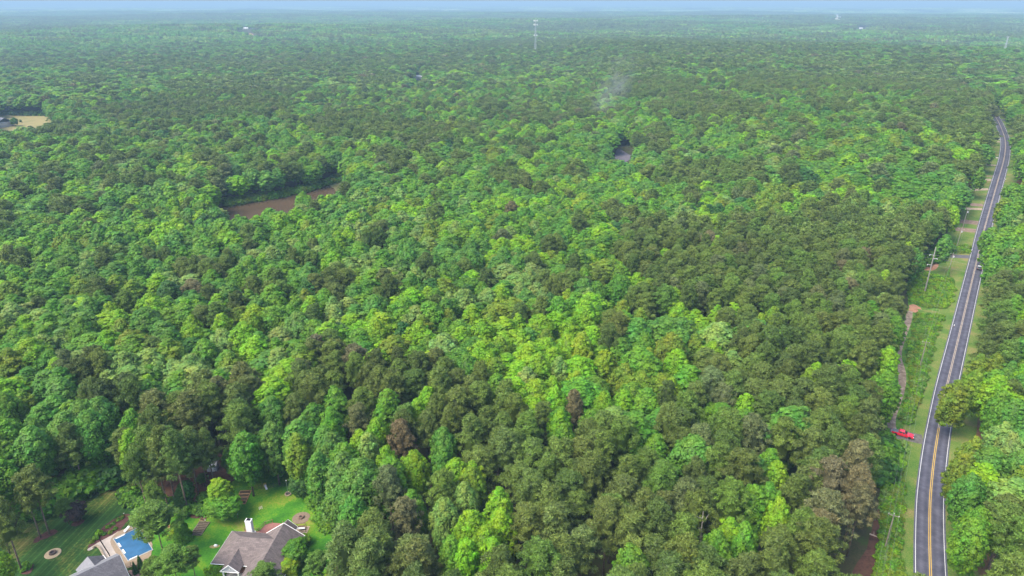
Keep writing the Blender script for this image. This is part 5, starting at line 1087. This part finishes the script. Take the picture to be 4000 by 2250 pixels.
def car(name, loc, rz, label, col, suv=True, sky_roofc=None):
    o = empty(name, loc, rz, label, 'car'); pm = mat(name + '_paint', col, .3, spec=.6); h = 1.7 if suv else 1.42; b0 = 1.0 if suv else .86
    t = MB(); t.side([(-2.3, .42), (-2.33, b0 - .05), (-2.2, b0), (.95, b0), (2.1, b0 - .13), (2.3, b0 - .35), (2.3, .4), (1.8, .36), (1.72, .62), (1.1, .62), (1.02, .36), (-1.0, .36), (-1.08, .62), (-1.7, .62), (-1.78, .36)], 0, 1.86); t.build('body', pm, o, bevel=.06)
    yb, yt = (-2.2, -1.95) if suv else (-1.9, -1.2); V = [(-.87, yb, b0 - .02), (.87, yb, b0 - .02), (.87, 1.0, b0 - .02), (-.87, 1.0, b0 - .02), (-.68, yt, h), (.68, yt, h), (.68, .2, h), (-.68, .2, h)]
    F6 = [(4, 5, 6, 7), (0, 1, 5, 4), (1, 2, 6, 5), (2, 3, 7, 6), (3, 0, 4, 7)]; t = MB(); t.add(V, F6); t.build('windows', M_GLASS, o, bevel=.03)
    t = MB(); t.box((0, (yt + .2) / 2, h + .01), (1.40, .25 - yt, .06)); t.build('roof', mat(name + '_roof', sky_roofc or col, .25), o, bevel=.025)
    t = MB()
    for s in (-1, 1):
        for y0, y1 in ((yb, yt), (1.0, .2)): t.tube([(s * .87, y0, b0), (s * .69, y1, h)], .045, 5)
        t.tube([(s * .87, -.5, b0), (s * .69, -.5, h)], .04, 5)
    t.build('pillar', pm, o)
    for s in (-1, 1):
        t = MB(); t.box((s * .72, -2.33, .82), (.3, .06, .2)); t.build('tail_light', mat('red_lamp', (.4, .01, .01), .2), o); t = MB(); t.box((s * .68, 2.28, .68), (.34, .07, .14)); t.build('headlight', mat('lamp_glass', (.8, .8, .8), .15), o)
        t = MB(); t.box((s * 1.0, .75, b0 + .08), (.18, .1, .13)); t.build('mirror', pm, o, bevel=.02)
    t = MB(); t.box((0, -2.34, .5), (1.7, .1, .22)); t.box((0, 2.3, .48), (1.7, .1, .2)); t.build('bumper', M_DARK, o)
    wheels(o, [(-.85, 1.4), (.85, 1.4), (-.85, -1.39), (.85, -1.39)], .35, .22); return o
ra, fa = G(3486, 1690), G(3562, 1712); hd = math.atan2(fa[1] - ra[1], fa[0] - ra[0]) - math.pi / 2; tx, ty, tz = G(3524, 1703)
pickup((tx, ty, tz + .09), hd, 'red pickup truck with dark bed cover parked where the dirt trail meets the road')
def road_at(Y, off):
    i = min(range(1, len(ROAD) - 1), key=lambda i: abs(ROAD[i][1] - Y)); a, b = ROAD[i - 1], ROAD[i + 1]; dx, dy = b[0] - a[0], b[1] - a[1]; l = math.hypot(dx, dy); x, y = ROAD[i][0] + dy / l * off, ROAD[i][1] - dx / l * off
    return x, y, float(terr(x, y)), math.atan2(dy, dx) - math.pi / 2
X, Y, Z, hd = road_at(G(3828, 1048)[1], 1.6); car('grey_car', (X, Y, Z + .1), hd, 'grey car with pale roof driving away in the right lane', (.10, .105, .12), True, (.45, .45, .48))  # pale roof colour stands in for sky reflected on it
X, Y, Z = G(3862, 545); car('parked_car', (X, Y, Z + .1), R_(70), 'dark car parked at the tree edge beside the far driveway', (.02, .025, .035), False)
X, Y, Z = G(3888, 546); car('parked_car', (X, Y, Z + .1), R_(80), 'dark maroon car parked on the far driveway near the road', (.06, .018, .012), True)

# ------------------------------------------------------------------ poles and wires
M_WIRE = mat('wire', (.26, .28, .24), .5, metal=.3); M_INS = mat('insulator', (.72, .72, .7), .4)
def pole_xy(px, py, h):
    z = 0.
    for _ in range(6): X, Y = U(px, py, z + h); z = float(terr(X, Y))
    return X, Y, z
DPOLES = []
def dist_pole(px, py, h, label, transformer=False, vines=False, arm=True):
    X, Y, Z = pole_xy(px, py, h); rz = R_(-33); o = empty('utility_pole', (X, Y, Z), rz, label, 'utility pole', 'utility poles along the road')
    t = MB(); t.tube([(0, 0, 0), (0, 0, h)], .17, 8, .11); t.build('pole', M_GWOOD, o)
    if arm:
        t = MB(); t.box((0, .12, h - .5), (2.3, .1, .13)); t.build('crossarm', M_GWOOD, o)
        for x in (-1.05, 0, 1.05):
            t = MB(); t.lathe([(.04, 0), (.09, .06), (.05, .12), (.09, .18), (.03, .26)], (x, .12 if x else 0, h - .43 if x else h), 8); t.build('insulator', M_INS, o)
    if transformer: t = MB(); t.lathe([(.28, 0), (.3, .05), (.3, .8), (.2, .9)], (.42, 0, h - 2.1), 10); t.build('transformer', mat('transformer_grey', (.45, .46, .47), .5), o)
    if vines:
        c = bpy.data.objects.new('vines', make_conifer('vines', 77, 900, .13, .8, h * .55)); link(c, o); c['tint'] = TONE['green']
    c_, s_ = math.cos(rz), math.sin(rz); DPOLES.append([(X + x * c_, Y + x * s_, Z + h + (.27 if x == 0 else -.17)) for x in (-1.05, 0, 1.05)] + [(X, Y, Z + h - 3.0)])
dist_pole(3493, 2008, 11, 'weathered pole nearest the camera beside the road verge')
dist_pole(3619, 1333, 11, 'thin pole standing in the weeds near the dirt trail')
dist_pole(3725, 989, 12, 'pole wrapped in green vines on the mown grass', True, True)
dist_pole(3757, 892, 10.5, 'pole with a white insulator beside the dirt driveways', True)
dist_pole(3781, 815, 10.5, 'pole carrying a grey transformer at the gravel driveway', True)
dist_pole(3819, 693, 10.5, 'pole at the tree edge halfway up the far road')
dist_pole(3857, 581, 10.5, 'pole above the concrete driveway near the road bend')
dist_pole(3875, 504, 10.5, 'farthest utility pole just before the road disappears')
p0 = DPOLES[0]; prev = [tuple(a + (a - b) for a, b in zip(p, q)) for p, q in zip(DPOLES[0], DPOLES[1])]
prev = [(p[0] * .0 + q[0] + (q[0] - p[0]) * -1 if False else q[0] - (p[0] - q[0]) * .9, q[1] - (p[1] - q[1]) * .9, q[2]) for p, q in zip(DPOLES[1], DPOLES[0])]
def sagline(t, a, b, sag, r=.014, n=9):
    t.tube([(a[0] + (b[0] - a[0]) * i / n, a[1] + (b[1] - a[1]) * i / n, a[2] + (b[2] - a[2]) * i / n - sag * 4 * (i / n) * (1 - i / n)) for i in range(n + 1)], r, 4, caps=False)
for k in range(4):
    t = MB(); ch_ = [prev[k]] + [p[k] for p in DPOLES]
    for a, b in zip(ch_, ch_[1:]): sagline(t, a, b, .9)
    o = t.build('power_line', M_WIRE); tagp(o, ['left hand wire strung from pole to pole along the road', 'top wire strung over the pole tips along the road', 'wire nearest the road strung from pole to pole', 'thick lower cable hanging beneath the three pole wires'][k], 'wire', 'wires along the road')
# tall crossing line
TX, TY, TZ = G(3612, 1140); tp = empty('transmission_pole', (TX, TY, TZ), R_(-12), 'tall wire crossing pole with three white arms in the grassy gap', 'utility pole')
t = MB(); t.tube([(0, 0, 0), (0, 0, 21)], .3, 10, .17); t.build('pole', mat('pale_pole', (.27, .25, .23), .8, var=.15, vscale=1), tp)
ARMS = [(-1.7, 17.6), (1.7, 15.9), (-1.7, 13.0)]
for x, z in ARMS: t = MB(); t.tube([(0, 0, z - .25), (x, 0, z)], .08, 6); t.tube([(x * .92, 0, z), (x * 1.0, 0, z - .5)], .1, 6); t.build('arm', M_INS, tp)
c_, s_ = math.cos(R_(-12)), math.sin(R_(-12)); AW = [(TX + x * c_, TY + x * s_, TZ + z) for x, z in ARMS]
lp_ = [(AW[0], (3420, 935), (3960, 1120)), (AW[1], (3420, 952), (3960, 1140)), (AW[2], (3480, 990), (3960, 1180))]
for i, (a, l_, r__) in enumerate(lp_):
    zt_ = a[2] + 1.0; l3 = (a[0] - 62, a[1] + 26 + i, a[2] + 1.5); r3 = (a[0] + 92, a[1] - 52, a[2] + .5)
    t = MB(); sagline(t, l3, a, .8, .02); sagline(t, a, r3, 1.4, .02); o = t.build('power_line', M_WIRE); tagp(o, ['upper one of three wires crossing the road near the grey car', 'middle one of three wires crossing the road near the grey car', 'lowest of three wires crossing the road near the grey car'][i], 'wire', 'wires crossing the road')
# mailboxes
for (px, py, lb) in ((3927, 707, 'white mailbox on the right verge of the far road'), (3941, 494, 'white mailbox nearest the side road junction'), (3725, 1280, 'mailbox on the left verge near the clay patch')):
    X, Y, Z = G(px, py); o = empty('mailbox', (X, Y, Z), R_(-30), lb, 'mailbox'); t = MB(); t.box((0, 0, .5), (.1, .1, 1.0)); t.build('post', M_WOOD, o)
    t = MB(); t.side([(-.28, 1.0), (-.28, 1.2), (-.2, 1.3), (.2, 1.3), (.28, 1.2), (.28, 1.0)], 0, .24); t.build('box', M_TRIM, o, bevel=.01)
# fallen log
a = G(3396, 2088); b = G(3430, 2102); t = MB(); t.tube([(0, 0, .2), ((b[0] - a[0]) / 2, (b[1] - a[1]) / 2, .25), (b[0] - a[0], b[1] - a[1], .2)], .2, 8, .12); t.tube([((b[0] - a[0]) / 2, (b[1] - a[1]) / 2, .25), ((b[0] - a[0]) / 2 + .3, (b[1] - a[1]) / 2 + .8, .8)], .07, 5, .03)
o = t.build('fallen_log', mat('bleached_wood', (.42, .33, .27), .9, var=.2, vscale=3), None, loc=a); tagp(o, 'pale fallen log across the bare brown strip', 'log')
# boulder-like pale slab on the trail
X, Y, Z = G(3502, 1557); t = MB(); t.lathe([(.001, 0), (1.5, .02), (1.3, .2), (.8, .3), (.001, .34)], (0, 0, 0), 11, 1, .7); o = t.build('pale_boulder', mat('pale_stone', (.62, .48, .42), .9, var=.15, vscale=2), None, loc=(X, Y, Z + .05)); tagp(o, 'pale pinkish boulder on the dirt trail', 'boulder')
# dead pale tree at the left edge and bare snag among the pines
def snag(px, py, h, r, label):
    X, Y, z = pole_xy(px, py, h); rs = random.Random(int(px)); o = empty('dead_tree', (X, Y, z), 0, label, 'dead tree'); t = MB(); t.tube([(0, 0, 0), (.2, 0, h * .5), (0, .2, h)], [r, r * .7, r * .25], 7); t.build('trunk', mat('dead_wood', (.42, .37, .33), .9, var=.2, vscale=2), o)
    for i in range(6): z0 = h * (.5 + .08 * i); an = rs.uniform(0, 6.28); l = rs.uniform(1.2, 2.6); t = MB(); t.tube([(0, 0, z0), (l * .6 * math.cos(an), l * .6 * math.sin(an), z0 + .9), (l * math.cos(an), l * math.sin(an), z0 + 2.0)], [r * .4, r * .25, r * .1], 5); t.build('branch', MATS['dead_wood'], o)
snag(6, 1115, 20, .22, 'pale dead tree with bare branches at the left edge'); snag(2748, 2000, 17, .2, 'bare grey snag standing among the near pines')

# ------------------------------------------------------------------ far landmarks
M_STEEL = mat('pale_steel', (.40, .41, .44), .6, metal=.2)
TWX, TWY, TWZ = 51.5, 1595., float(terr(51.5, 1595.)); TH = 84 - TWZ
tw = empty('cell_tower', (TWX, TWY, TWZ), 0, 'tall pale lattice cell tower with white antenna platforms', 'cell tower')
t = MB(); cs = [(-1, -.58), (1, -.58), (0, 1.15)]
def tw_r(z): return 2.6 - 1.6 * z / TH
for cx, cy_ in cs: t.tube([(cx * tw_r(z), cy_ * tw_r(z), z) for z in (0, TH)], .16, 5)
for i in range(20):
    z0, z1 = TH * i / 20, TH * (i + 1) / 20
    for k in range(3): a, b = cs[k], cs[(k + 1) % 3]; t.tube([(a[0] * tw_r(z0), a[1] * tw_r(z0), z0), (b[0] * tw_r(z1), b[1] * tw_r(z1), z1)], .08, 4, caps=False); t.tube([(b[0] * tw_r(z0), b[1] * tw_r(z0), z0), (a[0] * tw_r(z1), a[1] * tw_r(z1), z1)], .08, 4, caps=False)
t.build('lattice', M_STEEL, tw)
for zf, n_, rr_ in ((.985, 9, 4.6), (.885, 9, 4.9), (.49 + .13, 6, 4.2)):
    z = TH * zf; t = MB(); t.lathe([(rr_ - .25, -.12), (rr_, -.12), (rr_, .12), (rr_ - .25, .12)], (0, 0, z), 12); pf_ = t.build('platform', M_STEEL, tw)
    for k in range(n_): an = 2 * math.pi * k / n_; t = MB(); t.box((rr_ * math.cos(an), rr_ * math.sin(an), z), (.35, 1.0, 3.2), an); t.build('antenna', M_INS, pf_)
def pylon(px, py, z0h, h, Yd, label):
    X = (px - 2000) / F4 * (Yd * CP + CAMH * SP); zg = float(terr(X, Yd)); o = empty('transmission_pylon', (X, Yd, zg), .3, label, 'pylon', 'far power line pylons'); t = MB()
    for a, b in ((-1, -1), (1, -1), (1, 1), (-1, 1)): t.tube([(a * 3.2, b * 3.2, 0), (a * .9, b * .9, h * .6), (a * .5, b * .5, h)], .17, 4)
    for i in range(8):
        za, zb = h * i / 8, h * (i + 1) / 8; ra_ = 3.2 + (.5 - 3.2) * min(1, i / 6); rb_ = 3.2 + (.5 - 3.2) * min(1, (i + 1) / 6)
        for (a, b), (c, d_) in (((-1, -1), (1, -1)), ((1, -1), (1, 1)), ((1, 1), (-1, 1)), ((-1, 1), (-1, -1))): t.tube([(a * ra_, b * ra_, za), (c * rb_, d_ * rb_, zb)], .1, 4, caps=False)
    t.build('lattice', M_STEEL, o)
    for z, l in ((h * .97, 5.5), (h * .83, 8), (h * .69, 6.5)): t = MB(); t.tube([(-l, 0, z), (0, 0, z + 1.2), (l, 0, z)], .14, 4); t.tube([(-l, 0, z), (l, 0, z)], .12, 4); t.build('arm', M_STEEL, o)
pylon(3902, 170, 0, 42, 1330, 'grey lattice pylon rising from the wood at the upper right')
cutp = [G(x, y)[:2] for x, y in ((3246, 20), (3262, 20), (3282, 52), (3292, 84), (3256, 86), (3250, 52))]
drape('power_line_cut', cutp, mat('pale_grass_cut', (.50, .46, .34), 1., var=.15, vscale=.02), 1.5, 60., smooth=0)
def far_house(px, py, W, D_, H_, label, rz, wm, rm, name='far_house'):
    X, Y, Z = G(px, py); o = empty(name, (X, Y, Z), rz, label, 'house'); t = MB(); t.box((0, 0, H_ / 2), (W, D_, H_)); t.build('wall', wm, o)
    t = MB(); t.slab([(-W / 2 - .5, 0, H_ + D_ * .28), (W / 2 + .5, 0, H_ + D_ * .28), (W / 2 + .5, D_ / 2 + .5, H_), (-W / 2 - .5, D_ / 2 + .5, H_)], .3); t.slab([(-W / 2 - .5, -D_ / 2 - .5, H_), (W / 2 + .5, -D_ / 2 - .5, H_), (W / 2 + .5, 0, H_ + D_ * .28), (-W / 2 - .5, 0, H_ + D_ * .28)], .3); t.build('roof', rm, o)
    for k in range(3): t = MB(); t.box((-W * .3 + k * W * .3, -D_ / 2 - .03, H_ * .5), (1.3, .1, 1.4)); t.build('window', M_GLASS, o)
M_WR = mat('white_metal_roof', (.8, .8, .8), .4); M_GR = mat('far_grey_roof', (.25, .24, .27), .8)
far_house(957, 117, 28, 10, 4, 'wide pale warehouse with white roof in the far left woods', 0, mat('cream_wall', (.5, .47, .38), .8), M_WR, 'far_warehouse')
drape('far_dirt_field', GP([(972, 128), (985, 130), (1006, 143), (1000, 148), (975, 146)]), MATS['clay'], 1.0, 40.)
far_house(1631, 309, 16, 9, 4, 'white roofed building glimpsed beyond the nearest tip of the lot', .3, M_TRIM, M_WR, 'white_building')
far_house(3757, 135, 9, 8, 5, 'bright white far house in the upper right woods', .2, M_TRIM, M_WR)
far_house(3832, 143, 5, 6, 4, 'small white far house right of the bright one', .2, M_TRIM, M_WR)
far_house(3363, 113, 14, 8, 4, 'low pale far house under the power line cut', .1, M_TRIM, M_WR)
far_house(-6, 492, 30, 16, 5, 'grey roofed house at the left edge beside the dry field', -.5, mat('tan_wall', (.45, .4, .35), .8), M_GR)
far_house(2512, 596, 14, 9, 4, 'dark roofed house in the trees beside the paved court', .6, M_BRICK, M_GR)
far_house(8, 420, 26, 12, 4, 'tan house half hidden behind trees above the dry field', .1, mat('tan_wall', (.45, .4, .35), .8), M_GR)
# lone trees on the dry field
for (px, py, bx, by, hw, tn_, lb) in ((50, 472, 61, 494, 14, 'forest', 'round green tree alone on the dry field'), (80, 472, 82, 481, 5, 'olive', 'tiny sapling on the dry field right of the round tree')):
    yard_tree(px, py, bx, by, hw, 0, tn_, lb, vi=1, g='trees on the dry field')
finish_labels(LAB)
# ------------------------------------------------------------------ smoke and haze
def volume_box(name, c, sz, label, setup):
    t = MB(); t.box((0, 0, 0), sz); m = bpy.data.materials.new(name); m.use_nodes = True; n = m.node_tree
    n.nodes.remove(n.nodes['Principled BSDF']); v = n.nodes.new('ShaderNodeVolumePrincipled'); n.links.new(v.outputs[0], n.nodes['Material Output'].inputs['Volume']); setup(n, v, m)
    o = t.build(name, m, None, loc=c); tagp(o, label, None, None, 'stuff'); return o
def smoke_setup(n, v, m):
    L = n.links; v.inputs['Color'].default_value = (.8, .82, .86, 1); tc = n.nodes.new('ShaderNodeTexCoord'); ns = n.nodes.new('ShaderNodeTexNoise'); ns.inputs['Scale'].default_value = .07; ns.inputs['Detail'].default_value = 3
    L.new(tc.outputs['Object'], ns.inputs['Vector']); gr_ = n.nodes.new('ShaderNodeTexGradient'); gr_.gradient_type = 'SPHERICAL'; mp = n.nodes.new('ShaderNodeMapping'); mp.inputs['Scale'].default_value = (1 / 17., 1 / 24., 1 / 40.); L.new(tc.outputs['Object'], mp.inputs[0]); L.new(mp.outputs[0], gr_.inputs[0])
    r = n.nodes.new('ShaderNodeMapRange'); r.inputs[1].default_value = .42; r.inputs[2].default_value = .7; L.new(ns.outputs[0], r.inputs[0]); mu = n.nodes.new('ShaderNodeMath'); mu.operation = 'MULTIPLY'; L.new(r.outputs[0], mu.inputs[0]); L.new(gr_.outputs['Fac'], mu.inputs[1])
    m2 = n.nodes.new('ShaderNodeMath'); m2.operation = 'MULTIPLY'; m2.inputs[1].default_value = .02; L.new(mu.outputs[0], m2.inputs[0]); L.new(m2.outputs[0], v.inputs['Density'])
sx, sy = U(2395, 385, 32); volume_box('smoke', (sx, sy, 40 + float(terr(sx, sy))), (50, 50, 80), 'thin grey smoke rising from the wood right of the lot tip', smoke_setup).rotation_euler = (0, R_(28), 0)
def haze_setup(n, v, m):
    v.inputs['Color'].default_value = (.33, .50, .65, 1); v.inputs['Density'].default_value = HAZE; v.inputs['Anisotropy'].default_value = 0.0
zmin, zmax = -60.0, 131.0
volume_box('haze', (0, 0, (zmin + zmax) / 2), (2 * 47000, 2 * 47000, zmax - zmin), 'pale blue haze thickening towards the horizon', haze_setup)
